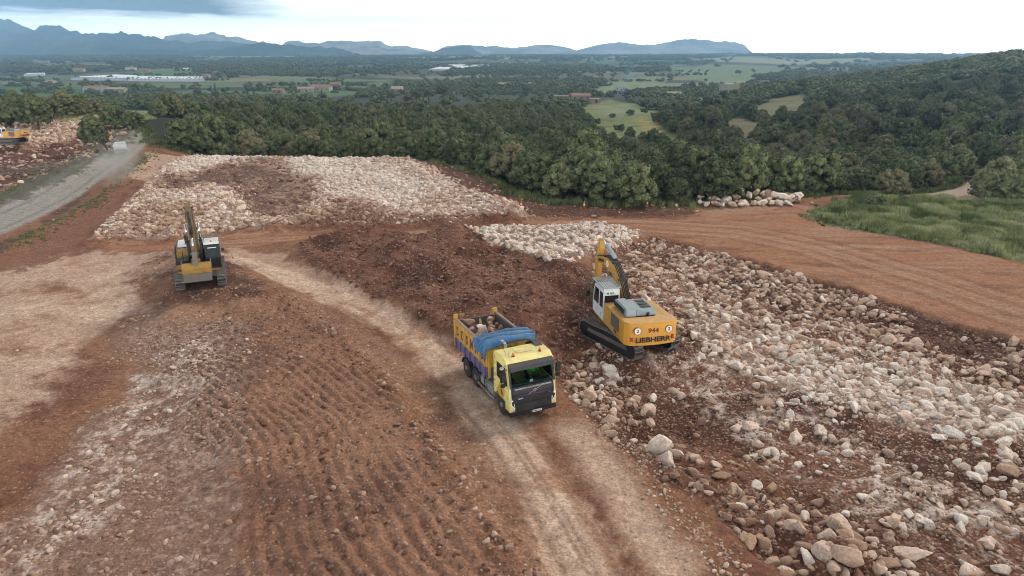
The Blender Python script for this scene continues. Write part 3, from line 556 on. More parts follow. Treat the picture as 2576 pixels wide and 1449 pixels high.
attr(me, 'soil', 'FLOAT_COLOR', np.concatenate([np.clip(val_colors(x, y), 0, 1), np.ones((len(x), 1))], 1))
tag(link(bpy.data.objects.new('terrain', me)), kind='structure')
# sea far off to the right
wm_, t, b = newmat('sea_water', .35); b.inputs['Base Color'].default_value = (.10, .20, .28, 1)
me = npmesh('sea', [(-2000, 9500, -46), (11000, 8500, -46), (11000, 12350, -46), (-2000, 12350, -46)], [(0, 1, 2, 3)], wm_)
tag(link(bpy.data.objects.new('sea', me)), kind='structure')
# mountains: a silhouette line at its own distance, with spurs and slopes in depth
mm, t, b = newmat('mountain_rock', .95); geo = nd(t, 'ShaderNodeNewGeometry'); n_ = noise(t, geo.outputs['Position'], .0016, 6, .65); sp_ = nd(t, 'ShaderNodeSeparateXYZ'); t.links.new(geo.outputs['Normal'], sp_.inputs[0])
t.links.new(mix(t, ramp(t, n_, [(.45, 0), (.6, 1)]), (.045, .07, .07), (.12, .14, .13)), b.inputs['Base Color'])
mm2, t, b = newmat('sunlit_mountain_rock', .95); geo = nd(t, 'ShaderNodeNewGeometry'); n_ = noise(t, geo.outputs['Position'], .0016, 6, .65)
t.links.new(mix(t, ramp(t, n_, [(.4, 0), (.6, 1)]), (.25, .27, .27), (.70, .64, .58)), b.inputs['Base Color'])  # paler copy of the rock: sunlight and haze on far ridges painted in
def mountain(D, prof, depth, mat, seed, label=None):
    D *= .57; depth *= .57
    us = np.array([p[0] for p in prof], float); vs = np.array([p[1] for p in prof], float)
    n = 260; u = np.linspace(us[0], us[-1], n); v = np.interp(u, us, vs)
    el = np.arctan((127.5 - v) * .90 / FPX); top = np.maximum(D * np.tan(el), -30) + H
    X0 = (u - 1288) / FPX * D * .944
    rows = np.linspace(-1, 1, 35); top = top + (np.abs(top) * .16 + 10) * fbm(u, u * 0, .045, 5, seed + 30, .6); V = []
    for q in rows:
        w = (1 - abs(q)) ** 1.15; xx = X0 * (1 + q * depth / D * .5); yy = D + q * depth
        nz = fbm(xx, np.full(n, yy), 1 / 700., 5, seed)
        V.append(np.stack([xx, np.full(n, yy), np.maximum((top + 60) * np.clip(w * (1 + (1 - w) * nz * 1.3), 0, 1), 0) - 60 + 12 * fbm(xx, np.full(n, yy), 1 / 250., 3, seed + 1)], 1))
    V = np.concatenate(V); m = len(rows); i = np.arange((m - 1) * n).reshape(m - 1, n)[:, :-1].ravel()
    me = npmesh('mountain', V, np.stack([i, i + 1, i + n + 1, i + n], 1), mat, True)
    tag(link(bpy.data.objects.new('mountains', me)), kind='structure')
mountain(13000, [(-260, 90), (-120, 60), (0, 52), (20, 50), (40, 57), (70, 62), (100, 76), (108, 76), (112, 69), (150, 70), (165, 70), (190, 80), (215, 88), (240, 86), (300, 85), (330, 88), (345, 84), (356, 88), (400, 94), (440, 104), (520, 118), (600, 126), (680, 132), (760, 136)], 2600, mm, 3)
mountain(10500, [(60, 138), (110, 124), (160, 114), (220, 111), (270, 113), (330, 122), (420, 128), (480, 132), (540, 124), (600, 116), (660, 111), (720, 113), (780, 118), (840, 122), (900, 132)], 1300, mm, 4)
mountain(15000, [(440, 128), (470, 110), (520, 104), (570, 104), (600, 108), (650, 115), (720, 124), (820, 130), (900, 136)], 1800, mm, 9)
mountain(18000, [(412, 110), (422, 89), (480, 86), (530, 87), (545, 83), (560, 88), (600, 96), (660, 106), (700, 112), (760, 122)], 2500, mm2, 5)
mountain(17000, [(705, 124), (715, 112), (735, 101), (760, 104), (800, 108), (860, 103), (900, 105), (960, 108), (985, 116), (1000, 116), (1030, 117), (1060, 124), (1090, 130)], 2500, mm2, 6)
mountain(13000, [(820, 136), (870, 124), (920, 117), (950, 122), (980, 134)], 900, mm2, 7)
mountain(14000, [(1040, 136), (1090, 130), (1120, 122), (1140, 119), (1162, 113), (1185, 120), (1210, 134)], 1200, mm, 8)
mountain(19000, [(1090, 130), (1130, 118), (1160, 116), (1190, 117), (1240, 116), (1270, 118), (1300, 120), (1360, 111), (1390, 113), (1420, 118), (1450, 127), (1480, 118), (1510, 110), (1560, 108), (1600, 112), (1640, 114), (1660, 110), (1690, 104), (1720, 98), (1735, 96), (1760, 99), (1790, 104), (1800, 108), (1830, 108), (1850, 107), (1870, 112), (1885, 126), (1890, 135)], 1800, mm2, 10)
# ---------------------------------------------------------------- trees
def leafmat(name, a, b_, c_, sc_=1.1):
    m, t, b = newmat(name, .75); ti = nd(t, 'ShaderNodeAttribute', attribute_name='tint', attribute_type='INSTANCER'); tc_ = nd(t, 'ShaderNodeTexCoord')
    n_ = noise(t, tc_.outputs['Object'], sc_, 3, .6); n2_ = noise(t, tc_.outputs['Object'], 9, 2, .6)
    base = mix(t, ramp(t, n_, [(.38, 0), (.62, 1)]), a, b_); base = mix(t, ramp(t, ti.outputs['Fac'], [(.55, 0), (1, .8)]), base, c_)
    base = mix(t, 1.0, base, ramp(t, ti.outputs['Fac'], [(0, .6), (.5, 1.05), (1, 1.1)]), 'MULTIPLY'); base = mix(t, 1.0, base, ramp(t, n2_, [(.3, .7), (.7, 1.35)]), 'MULTIPLY')
    t.links.new(base, b.inputs['Base Color']); b.inputs['Specular IOR Level'].default_value = .15; return m
LF = leafmat('olive_leaves', (.072, .088, .040), (.185, .20, .085), (.22, .175, .10))
LP = leafmat('pine_needles', (.08, .088, .052), (.15, .15, .09), (.18, .15, .10))
bark, t, b = newmat('bark', .9); b.inputs['Base Color'].default_value = (.12, .095, .07, 1)
def crown_mesh(name, seed, rx, rzz, z0, ncl, rc, nleaf, ls, mat, shape='dome'):
    r = np.random.default_rng(seed); I, IF = ico(1); V = []; Fq = []; T = []; base = 0
    for k in range(ncl):
        th = r.uniform(0, 6.283); q = r.uniform(-.25, 1) if shape == 'dome' else r.uniform(-.1, 1); rad = math.sqrt(max(0, 1 - q * q)) * (r.uniform(.35, 1) ** .5)
        if shape == 'dome': c = np.array([rx * rad * math.cos(th), rx * rad * math.sin(th), z0 + rzz * (.25 + .75 * max(q, 0)) + min(q, 0) * rzz * .4 + r.normal(0, .1)])
        elif shape == 'umbrella': c = np.array([rx * rad * math.cos(th), rx * rad * math.sin(th), z0 + rzz * q])
        else: qq = k / ncl; c = np.array([rx * (1 - qq * .9) * .5 * math.cos(th), rx * (1 - qq * .9) * .5 * math.sin(th), z0 + rzz * qq])
        cr = rc * r.uniform(.65, 1.25) * (1 if shape != 'cone' else (1.1 - .8 * k / ncl))
        W = I * cr * .86 * (1 + .25 * r.normal(size=(len(I), 1)) * .5); V.append(W * [1, 1, .85] + c); T.append(IF + base); base += len(I)
        D = r.normal(size=(nleaf, 3)); D /= np.linalg.norm(D, axis=1)[:, None]; D[:, 2] = np.where(D[:, 2] < -.4, -D[:, 2], D[:, 2])
        Cc = c + D * cr * r.uniform(.82, 1.22, (nleaf, 1)) * [1, 1, .9]
        N = D + r.normal(0, .45, (nleaf, 3)); N /= np.linalg.norm(N, axis=1)[:, None]
        A = np.cross(N, r.normal(size=(nleaf, 3))); A /= np.linalg.norm(A, axis=1)[:, None]; B = np.cross(N, A)
        s = ls * r.uniform(.6, 1.3, (nleaf, 1)); A *= s; B *= s * r.uniform(.5, .9, (nleaf, 1))
        V.append(np.stack([Cc - A, Cc - B, Cc + A, Cc + B], 1).reshape(-1, 3))
        i = base + np.arange(nleaf) * 4; T.append(np.stack([i, i + 1, i + 2], 1)); T.append(np.stack([i, i + 2, i + 3], 1)); base += nleaf * 4
    return npmesh(name, np.concatenate(V), np.concatenate(T), mat, False, 3)
def tube_mesh(name, paths, mat, seg=7):
    V = []; Fq = []; b0 = 0
    for pts in paths:
        for k, (p, r) in enumerate(pts):
            p = np.array(p, float); d = np.array(pts[min(k + 1, len(pts) - 1)][0], float) - np.array(pts[max(k - 1, 0)][0], float); d /= np.linalg.norm(d) + 1e-9
            a = np.cross(d, [0.31, .9, .1]); a /= np.linalg.norm(a); bb = np.cross(d, a)
            for j in range(seg): an = 6.2832 * j / seg; V.append(p + r * (math.cos(an) * a + math.sin(an) * bb))
            if k:
                for j in range(seg): Fq.append((b0 + (k - 1) * seg + j, b0 + (k - 1) * seg + (j + 1) % seg, b0 + k * seg + (j + 1) % seg, b0 + k * seg + j))
        b0 += len(pts) * seg
    return npmesh(name, V, Fq, mat, True)
def trunk_mesh(name, seed, h, r0, spread):
    r = random.Random(seed); P_ = [[((0, 0, -.3), r0 * 1.25), ((.05, 0, h * .3), r0), ((r.uniform(-.1, .1) * h, r.uniform(-.1, .1) * h, h), r0 * .45)]]
    for k in range(4):
        an = k * 1.57 + r.uniform(-.4, .4); P_.append([((0.03, 0, h * .3), r0 * .6), ((spread * .4 * math.cos(an), spread * .4 * math.sin(an), h * .65), r0 * .4), ((spread * math.cos(an), spread * math.sin(an), h * 1.05), r0 * .15)])
    return tube_mesh(name, P_, bark)
OAK = [crown_mesh('crown', 200 + s, [2.1, 2.5, 2.3, 1.9, 2.7][s % 5], [3.6, 3.9, 4.6, 4.0, 3.4][s % 5], .50, 88, .56, 46, .14, LF) for s in range(7)]
OTR = [trunk_mesh('trunk', s, 2.6, .17, 1.1) for s in range(3)]
PIN = [crown_mesh('crown', 230 + s, 3.2, 3.2, 6.3, 36, .95, 50, .26, LP, 'umbrella') for s in range(3)]
PTR = [trunk_mesh('trunk', 40 + s, 7.4, .28, 2.0) for s in range(2)]
CYP = crown_mesh('crown', 250, 1.0, 6.5, .6, 22, .62, 40, .2, LF, 'cone')
BUSH = [crown_mesh('crown', 260 + s, 1.1, 1.1, .25, 16, .5, 40, .13, LF) for s in range(3)]
LOWT = [crown_mesh('far_tree', 300 + s, 2.4, 3.4, .4, 10, 1.25, 12, .55, LF) for s in range(5)]
# positions: jittered grid, kept where the wood stands
def jgrid(x0, x1, y0, y1, s):
    gx, gy = np.meshgrid(np.arange(x0, x1, s), np.arange(y0, y1, s)); gx = gx.ravel(); gy = gy.ravel()
    return gx + rng.uniform(-.42, .42, len(gx)) * s, gy + rng.uniform(-.42, .42, len(gy)) * s
x, y = jgrid(-330, 420, 68, 470, 3.9)
WOODNOT = WP([(1440, 392), (1560, 400), (1730, 392), (1760, 372), (1700, 340), (1500, 330)])
keep = (np.abs(x) < .80 * y + 12) & (sdf(x, y, FOREST) > .9) & (in_regions(x, y) < .5) & (sdf(x, y, REG['path']) < -2.6)
LCLR = WP([(-160, 300), (-160, 520), (340, 352), (352, 330), (260, 316), (100, 300)])
keep &= sdf(x, y, LCLR) < 0
dgx, _, _ = pline(x, y, GREY); keep &= dgx > 7.5
clearing = fbm(x, y, 1 / 28., 3, 101); keep &= (clearing > -.42) | (y < 120)
x, y = x[keep], y[keep]
ex = [(u, v) for u, v in [(2478, 505), (2525, 510), (2570, 514), (2505, 488), (2550, 480), (2600, 500), (2535, 455), (2580, 450)]]
ep = [P(u, v - 4) for u, v in ex]; x = np.concatenate([x, [p[0] for p in ep]]); y = np.concatenate([y, [p[1] for p in ep]])
r = np.hypot(x, y); z = height(x, y); sc_ = rng.uniform(.55, 1.3, len(x)) * (1 + .12 * (fbm(x, y, .05, 2, 102))); sc_ *= np.interp(x, [-20, 0, 18, 35], [1.0, 1.1, 1.15, 1.0])
sc_[-len(ep):] = 1.15; sc_ = np.where((x < -70) & (y < 260), sc_ * .8, sc_); edge = np.clip(sdf(x, y, FOREST), 0, 9); sc_ *= np.interp(edge, [0, 2, 5], [.75, .9, 1.0])
tint = np.clip(.46 + .45 * fbm(x, y, .03, 3, 103) + rng.normal(0, .24, len(x)), 0, 1)
tv = rng.integers(0, 7, len(x)); rz = rng.uniform(0, 6.28, len(x))
dep = y * cT + (H - z) * sT; uu = 1288 + FPX * x / dep; inview = (uu > -20) & (uu < 2596)
order = np.argsort(np.where(inview, r, 1e9)); ind = order[:262]; mask = np.ones(len(x), bool); mask[ind] = False
n = mask.sum(); s3 = np.repeat(sc_[mask][:, None], 3, 1) * np.stack([rng.uniform(.85, 1.15, n), rng.uniform(.85, 1.15, n), rng.uniform(.72, 1.32, n)], 1)
tvm = tv[mask].copy(); pk = (rng.random(n) < .10 * sst(40, 110, x[mask])) ; tvm[pk] = 7 + tvm[pk] % 3; s3[pk] *= .72
o = scatter('woodland', np.stack([x[mask], y[mask], z[mask] - .1], 1), np.stack([np.zeros(n), np.zeros(n), rz[mask]], 1), s3, tvm, tint[mask], OAK + PIN); tag(o, 'dense evergreen wood of low olive and oak trees covering the slopes', 'woodland', kind='stuff')
print('near wood', n)
def empty_(name, loc): o = link(bpy.data.objects.new(name, None)); o.location = loc; return o
def tree_obj(name, crown, trunk, loc, s, rot, tint, label, group=None, cat='tree'):
    e = link(bpy.data.objects.new(name, None)); e.location = loc; e.rotation_euler = (0, 0, rot); e.scale = s if hasattr(s, '__len__') else (s, s, s); tag(e, label, cat, group)
    for nm, md in (('crown', crown), ('trunk', trunk)):
        if md: c = link(bpy.data.objects.new(nm, md)); c.parent = e; c['tint'] = float(tint)
    return e
TL = {'the far left excavator': (60, 300), 'the lone tree by the grey road': (300, 300), 'the head of the grey road': (400, 340), 'the left end of the rock spread': (520, 350), 'the red spoil behind the rock spread': (660, 350), 'the middle of the rock spread': (800, 355), 'the right back of the rock spread': (960, 360),
      'the red slope right of the rock spread': (1100, 390), 'the tip of the red slope': (1240, 440), 'the first orange cone': (1330, 470), 'the middle orange cone': (1450, 480), 'the right orange cone': (1620, 480), 'the gap between cone and boulder heap': (1700, 470), 'the left half of the boulder heap': (1800, 470),
      'the right half of the boulder heap': (1940, 460), 'the left end of the tall grass': (2080, 460), 'the middle of the tall grass': (2200, 450), 'the foot of the pale path': (2310, 450), 'the bend of the pale path': (2420, 420), 'the right end of the tall grass': (2530, 450), 'the right edge of the photo, up the slope': (2540, 380), 'the slope above the pale path': (2350, 370), 'the slope above the tall grass': (2150, 370)}
tn = list(TL); tuv = np.array([TL[k] for k in tn]); vtop = 724.5 + FPX * ((H - z - 3) * cT - y * sT) / dep; tc_ = {}
for i in ind:
    k = int(np.argmin((tuv[:, 0] - uu[i]) ** 2 + (3 * (tuv[:, 1] - vtop[i])) ** 2)); q = tc_.get(k, 0); tc_[k] = q + 1
    od = ['nearest', 'second nearest', 'third nearest', 'fourth nearest', 'fifth nearest', 'sixth nearest', 'seventh nearest', 'eighth nearest', 'ninth nearest', 'tenth nearest'] + ['%dth nearest' % w for w in range(11, 80)]
    cn = 'dark green' if tint[i] < .4 else 'mid green' if tint[i] < .62 else 'grey-brown tinged'
    tree_obj('olive_tree', OAK[tv[i]], OTR[i % 3], (x[i], y[i], z[i] - .1), sc_[i], rz[i], tint[i], '%s bushy tree, %s one behind %s' % (cn, od[q], tn[k]), 'bushy evergreen trees of the wood')
# trees singled out
def at_tree(u, v, kind, s, tint, label, rot=0., group=None):
    x, y = (P(u, v) if v > 345 else at(u, v)); z = hz(x, y)
    cr, tr, nm = dict(o=(OAK[int(u) % 7], OTR[0], 'olive_tree'), p=(PIN[int(u) % 3], PTR[int(u) % 2], 'pine_tree'), c=(CYP, PTR[0], 'cypress_tree'), b=(BUSH[int(u) % 3], None, 'bush'))[kind]
    if kind == 'b': c = link(bpy.data.objects.new(nm, cr)); c.location = (x, y, z - .05); c.scale = (s,) * 3; c['tint'] = tint; tag(c, label, 'bush', group)
    else: tree_obj(nm, cr, tr, (x, y, z - .1), s, rot, tint, label, group)
x0, y0 = P(268, 392); zz_ = hz(x0, y0); lt = empty_('olive_tree', (x0, y0, zz_)); tag(lt, 'lone dark leaning tree on the verge of the grey road', 'tree')
for nm, md, lc, s_ in (('crown', OAK[2], (-1.5, 0, .5), (.95, .9, .95)), ('trunk', tube_mesh('trunk', [[((.6, 0, -.4), .2), ((.1, 0, .9), .17), ((-.8, 0, 2.2), .13), ((-1.5, 0, 3.2), .06)], [((-.1, 0, 1.0), .1), ((-1.6, .3, 1.9), .06)], [((-.4, 0, 1.5), .1), ((-.3, .2, 3.6), .05)]], bark), (0, 0, 0), (1, 1, 1))):
    c = link(bpy.data.objects.new(nm, md)); c.parent = lt; c.location = lc; c.scale = s_; c['tint'] = .15
at_tree(560, 340, 'o', 1.25, .3, 'big dark tree at the head of the rock spread, taller than its neighbours')
for u, v, s, lab in [(1115, 262, 1.5, 'tallest umbrella pine on the skyline of the wood'), (1048, 262, 1.05, 'slim umbrella pine left of the tallest one'), (1080, 262, 1.1, 'grey trunked pine touching the tallest one'), (985, 262, .9, 'leftmost thin pine of the skyline group'),
                     (500, 258, 1.1, 'brown tinged pine above the left wood'), (545, 258, 1.0, 'sparse grey pine beside the cypresses'), (470, 262, .8, 'small pine left of the brown tinged pine'), (2085, 178, 1.6, 'dark pine standing on the right ridge'), (1740, 232, 1.2, 'round pine beyond the green slope'), (2012, 205, 1.4, 'wide pine beside the white block house')]:
    at_tree(u, v, 'p', s, .62, lab, u * .1)
for u, v, s, lab in [(542, 232, 1.5, 'tallest cypress beside the sparse pine'), (531, 232, 1.2, 'shorter cypress left of the tallest one'), (613, 248, 1.0, 'leftmost of three cypresses at the field edge'), (625, 248, 1.1, 'middle of three cypresses at the field edge'), (640, 248, 1.2, 'rightmost of three cypresses at the field edge')]:
    at_tree(u, v, 'c', s, .2, lab)
for u, v, s, lab in [(1650, 300, 2.2, 'round bush high on the green slope'), (1557, 330, 1.8, 'dark round bush low on the green slope'), (1500, 312, 1.7, 'pale green bush left on the green slope'), (1585, 290, 2.0, 'bush in the upper middle of the green slope'), (1620, 284, 1.8, 'small bush near the top of the green slope'), (1540, 296, 1.5, 'grey bush near the stone walls'), (1680, 285, 2.3, 'bush where the green slope meets the trees'), (2200, 522, .9, 'tall weed bush within the grass field')]:
    at_tree(u, v, 'b', s, .4, lab)
for u, v, s, tt in [(292, 318, 1.15, .3), (340, 318, .8, .3), (20, 320, 1.1, .2), (60, 316, 1.2, .2), (100, 318, 1.1, .15), (130, 306, 1.0, .7), (170, 300, 1.0, .75), (210, 296, 1.05, .6), (235, 300, .9, .75), (260, 292, .8, .6), (310, 285, .7, .7), (5, 300, 1.2, .3), (45, 298, 1.2, .35), (85, 296, 1.1, .4), (0, 318, 1.2, .2)]:
    at_tree(u, v + (14 if v > 310 else 2), 'o', s, tt, ('dark' if tt < .4 else 'pale grey-green') + ' tree %s' % {292: 'alone at the right of the pale meadow', 340: 'beside the road head, left of the wood', 20: 'right behind the far left excavator', 60: 'behind the far left excavator\'s counterweight', 100: 'at the right end of the dark hedge', 130: 'standing left of the pale meadow', 170: 'at the meadow\'s upper left', 210: 'on the meadow\'s top edge', 235: 'behind the middle of the meadow', 260: 'at the upper right of the meadow', 310: 'behind the tree at the right of the meadow', 5: 'second row at the left border', 45: 'second row behind the excavator', 85: 'second row above the hedge end', 0: 'at the left border by the excavator'}[u])
# mid and far trees, one mass
def band(y0, y1, s, dens, size):
    n = int(.9 * 2 * (y1 ** 2 - y0 ** 2) / 2 / s ** 2); yy = np.sqrt(rng.uniform(y0 ** 2, y1 ** 2, n)); xx = rng.uniform(-.86, .86, n) * yy
    w = dens(xx, yy) * (1 - in_regions(xx, yy)); k = rng.random(n) < w; xx, yy = xx[k], yy[k]; return xx, yy, size * rng.uniform(.7, 1.35, len(xx))
belts = [vreg(c1, p_) for p_ in ([(-60, 378), (600, 362), (1000, 372), (1980, 398), (1980, 452), (1500, 452), (860, 452), (420, 440), (410, 500), (-60, 515)], [(850, 452), (1850, 452), (1800, 492), (1300, 506), (870, 500)])] + [vreg(c2, [(370, 476), (480, 405), (700, 375), (820, 340), (1000, 318), (1480, 330), (1230, 400), (1150, 450), (700, 470)])]
wd = lambda x, y: (1 - .93 * np.maximum.reduce([1.0 * (sdf(x, y, b_) > 0) for b_ in belts])) * np.clip(sst(-.05, .3, fbm(x, y, 1 / 260., 4, 110) + .25 * sst(-60, 200, x) * sst(1200, 700, y)) * .92 + .04, 0, 1)
wdh = lambda x, y: np.maximum(wd(x, y), .95 * sst(110, 200, x) * sst(1050, 900, y))
bs = [band(455, 1000, 6.5, wdh, 1.15), band(1000, 2200, 13, wd, 1.9), band(2200, 6500, 38, wd, 4.2)]
xx, yy, s_ = (np.concatenate([q[k] for q in bs]) for k in range(3))
# hedgerows between fields and scattered single trees in the open land
n = 2600; hx = rng.uniform(-1100, 700, n); hy = rng.choice([640., 760, 880, 1010, 1180, 1400, 1650, 1950], n) + 14 * np.sin(hx / 60) + rng.normal(0, 5, n); k = (np.abs(hx) < .85 * hy) & (fbm(hx, hy, 1 / 120., 2, 111) > .0); xx = np.concatenate([xx, hx[k]]); yy = np.concatenate([yy, hy[k]]); s_ = np.concatenate([s_, rng.uniform(.8, 1.7, k.sum())])
zz = height(xx, yy); n = len(xx); print('far wood', n)
o = scatter('far_woodland', np.stack([xx, yy, zz - .3], 1), np.stack([np.zeros(n), np.zeros(n), rng.uniform(0, 6.28, n)], 1), np.stack([s_ * 1.1, s_ * 1.1, s_ * np.where(s_ > 2.5, .55, .9)], 1), rng.integers(0, 5, n), np.clip(.42 + .3 * fbm(xx, yy, 1 / 90., 2, 104) + rng.normal(0, .12, n), 0, 1), LOWT); tag(o, 'far off woods and hedgerows across the plain', 'woodland', kind='stuff')
# ---------------------------------------------------------------- grass
gl, t, b = newmat('grass_blades', .8); ti = nd(t, 'ShaderNodeAttribute', attribute_name='tint', attribute_type='INSTANCER')
t.links.new(ramp(t, ti.outputs['Fac'], [(0, (.14, .165, .065)), (.45, (.33, .35, .13)), (.75, (.44, .43, .19)), (1, (.6, .57, .36))]), b.inputs['Base Color'])
def tuft(seed, nb, hgt, sp, wdt):
    r = np.random.default_rng(seed); V = []; Fq = []
    for k in range(nb):
        a = r.uniform(0, 6.28); p = r.normal(0, sp, 2); h = hgt * r.uniform(.5, 1.15); ln = r.normal(0, .22, 2) * h; w = wdt * r.uniform(.6, 1.3); dx, dy = w * math.cos(a), w * math.sin(a)
        i = len(V); V += [(p[0] - dx, p[1] - dy, -.03), (p[0] + dx, p[1] + dy, -.03), (p[0] + ln[0] * .4 + dx * .7, p[1] + ln[1] * .4 + dy * .7, h * .6), (p[0] + ln[0] * .4 - dx * .7, p[1] + ln[1] * .4 - dy * .7, h * .6), (p[0] + ln[0], p[1] + ln[1], h), (p[0] + ln[0] * .98, p[1] + ln[1] * .98, h * .98)]
        Fq += [(i, i + 1, i + 2, i + 3), (i + 3, i + 2, i + 4, i + 5)]
    return npmesh('tuft', V, Fq, gl)
TUFT = [tuft(s, 30, .62, .17, .032) for s in range(4)] + [tuft(10 + s, 22, .28, .13, .03) for s in range(3)]
x, y = sample('grass', 36000, 2.4); h_ = fbm(x, y, .25, 3, 120); k = rng.random(len(x)) < .5 + .6 * h_ + .2; x, y, h_ = x[k], y[k], h_[k]
e = sdf(x, y, REG['grass']); s_ = (.35 + 1.1 * np.clip(.5 + 1.4 * fbm(x, y, .7, 3, 131), 0, 1)) * np.interp(e, [0, 1.5], [.45, 1]); tt = np.clip(.42 + .9 * fbm(x, y, .5, 3, 130) + .4 * h_ + rng.normal(0, .26, len(x)) + .3 * (rng.random(len(x)) < .05), 0, 1)
GX, GY, GS, GT, GI = [x], [y], [s_], [tt], [rng.integers(0, 4, len(x))]
# verge weeds along the grey road, forest fringe, meadow
n = 2400; k = rng.integers(0, len(GREY) - 1, n); q = rng.random(n); g = np.array(GREY); dirv = g[k + 1] - g[k]; dirv /= np.linalg.norm(dirv, axis=1)[:, None]; off = rng.choice([-1, 1], n) * (5.0 + np.abs(rng.normal(0, 1.0, n)))
x = g[k, 0] * (1 - q) + g[k + 1, 0] * q - dirv[:, 1] * off; y = g[k, 1] * (1 - q) + g[k + 1, 1] * q + dirv[:, 0] * off; w = rng.random(n) < .55 + .9 * fbm(x, y, .3, 3, 121)
GX.append(x[w]); GY.append(y[w]); GS.append(rng.uniform(.4, .8, w.sum())); GT.append(np.clip(rng.normal(.10, .12, w.sum()), 0, .9)); GI.append(rng.integers(4, 7, w.sum()))
F_ = np.array(FOREST[:14]); n = 1200; k = rng.integers(0, 13, n); q = rng.random(n); x = F_[k, 0] * (1 - q) + F_[k + 1, 0] * q + rng.normal(0, .9, n); y = F_[k, 1] * (1 - q) + F_[k + 1, 1] * q + rng.normal(.8, 1.0, n)
GX.append(x); GY.append(y); GS.append(rng.uniform(.5, 1.3, n)); GT.append(np.clip(rng.normal(.12, .14, n), 0, .8)); GI.append(rng.integers(0, 4, n))
x, y = jgrid(-115, -60, 118, 160, .7); k = in_regions(x, y) > .5; x, y = x[k], y[k]; GX.append(x); GY.append(y); GS.append(rng.uniform(.7, 1.2, len(x))); GT.append(rng.normal(.8, .08, len(x))); GI.append(rng.integers(0, 4, len(x)))
gx, gy, gs, gt, gi_ = map(np.concatenate, (GX, GY, GS, GT, GI)); k = sdf(gx, gy, REG['path']) < -.3; gx, gy, gs, gt, gi_ = gx[k], gy[k], gs[k], gt[k], gi_[k]; n = len(gx)
o = scatter('grass', np.stack([gx, gy, height(gx, gy)], 1), np.stack([np.zeros(n), np.zeros(n), rng.uniform(0, 6.28, n)], 1), gs, gi_, np.clip(gt, 0, 1), TUFT); tag(o, 'rough green grass and weeds of the field and verges', 'grass', kind='stuff')
# ---------------------------------------------------------------- haze
hb = npmesh('haze', [(sx_ * 12000, yy_, zz_) for zz_ in (-75, 520) for sx_, yy_ in ((-1, -300), (1, -300), (1, 12500), (-1, 12500))], [(0, 3, 2, 1), (4, 5, 6, 7), (0, 1, 5, 4), (1, 2, 6, 5), (2, 3, 7, 6), (3, 0, 4, 7)])
hm = bpy.data.materials.new('haze_air'); hm.use_nodes = True; t = hm.node_tree; t.nodes.clear(); o_ = t.nodes.new('ShaderNodeOutputMaterial'); pv = t.nodes.new('ShaderNodeVolumePrincipled')
pv.inputs['Color'].default_value = (.38, .68, 1.0, 1); pv.inputs['Density'].default_value = HAZE_D if 'HAZE_D' in globals() else 1.5e-4; pv.inputs['Anisotropy'].default_value = .3
t.links.new(pv.outputs[0], o_.inputs['Volume']); hb.materials.append(hm)
tag(link(bpy.data.objects.new('haze', hb)), 'pale blue haze in the distance', 'haze', kind='stuff')
# ---------------------------------------------------------------- machine builder
def paint(name, col, rough=.45, dirt=.35, dcol=(.26, .17, .125), metal=0., sc_=2.2):
    m, t, b = newmat(name, rough); tc_ = nd(t, 'ShaderNodeTexCoord'); n_ = noise(t, tc_.outputs['Object'], sc_, 6, .68, .4); n2_ = noise(t, tc_.outputs['Object'], sc_ * 9, 3, .7)
    geo = nd(t, 'ShaderNodeNewGeometry'); s_ = nd(t, 'ShaderNodeSeparateXYZ'); t.links.new(geo.outputs['Normal'], s_.inputs[0])
    up = mth(t, 'MULTIPLY_ADD', ramp(t, s_.outputs[2], [(.3, 0), (.9, 1)]), .16, 0)
    w = mth(t, 'MULTIPLY', ramp(t, mth(t, 'ADD', mth(t, 'MULTIPLY_ADD', n2_, .25, -.12), mth(t, 'ADD', n_, up)), [(.46, 0), (.74, 1)]), min(1, dirt * 2))
    t.links.new(mix(t, w, col, dcol), b.inputs['Base Color']); b.inputs['Metallic'].default_value = metal; b.inputs['Specular IOR Level'].default_value = .4
    t.links.new(mth(t, 'MULTIPLY_ADD', w, .4, rough), b.inputs['Roughness']); return m
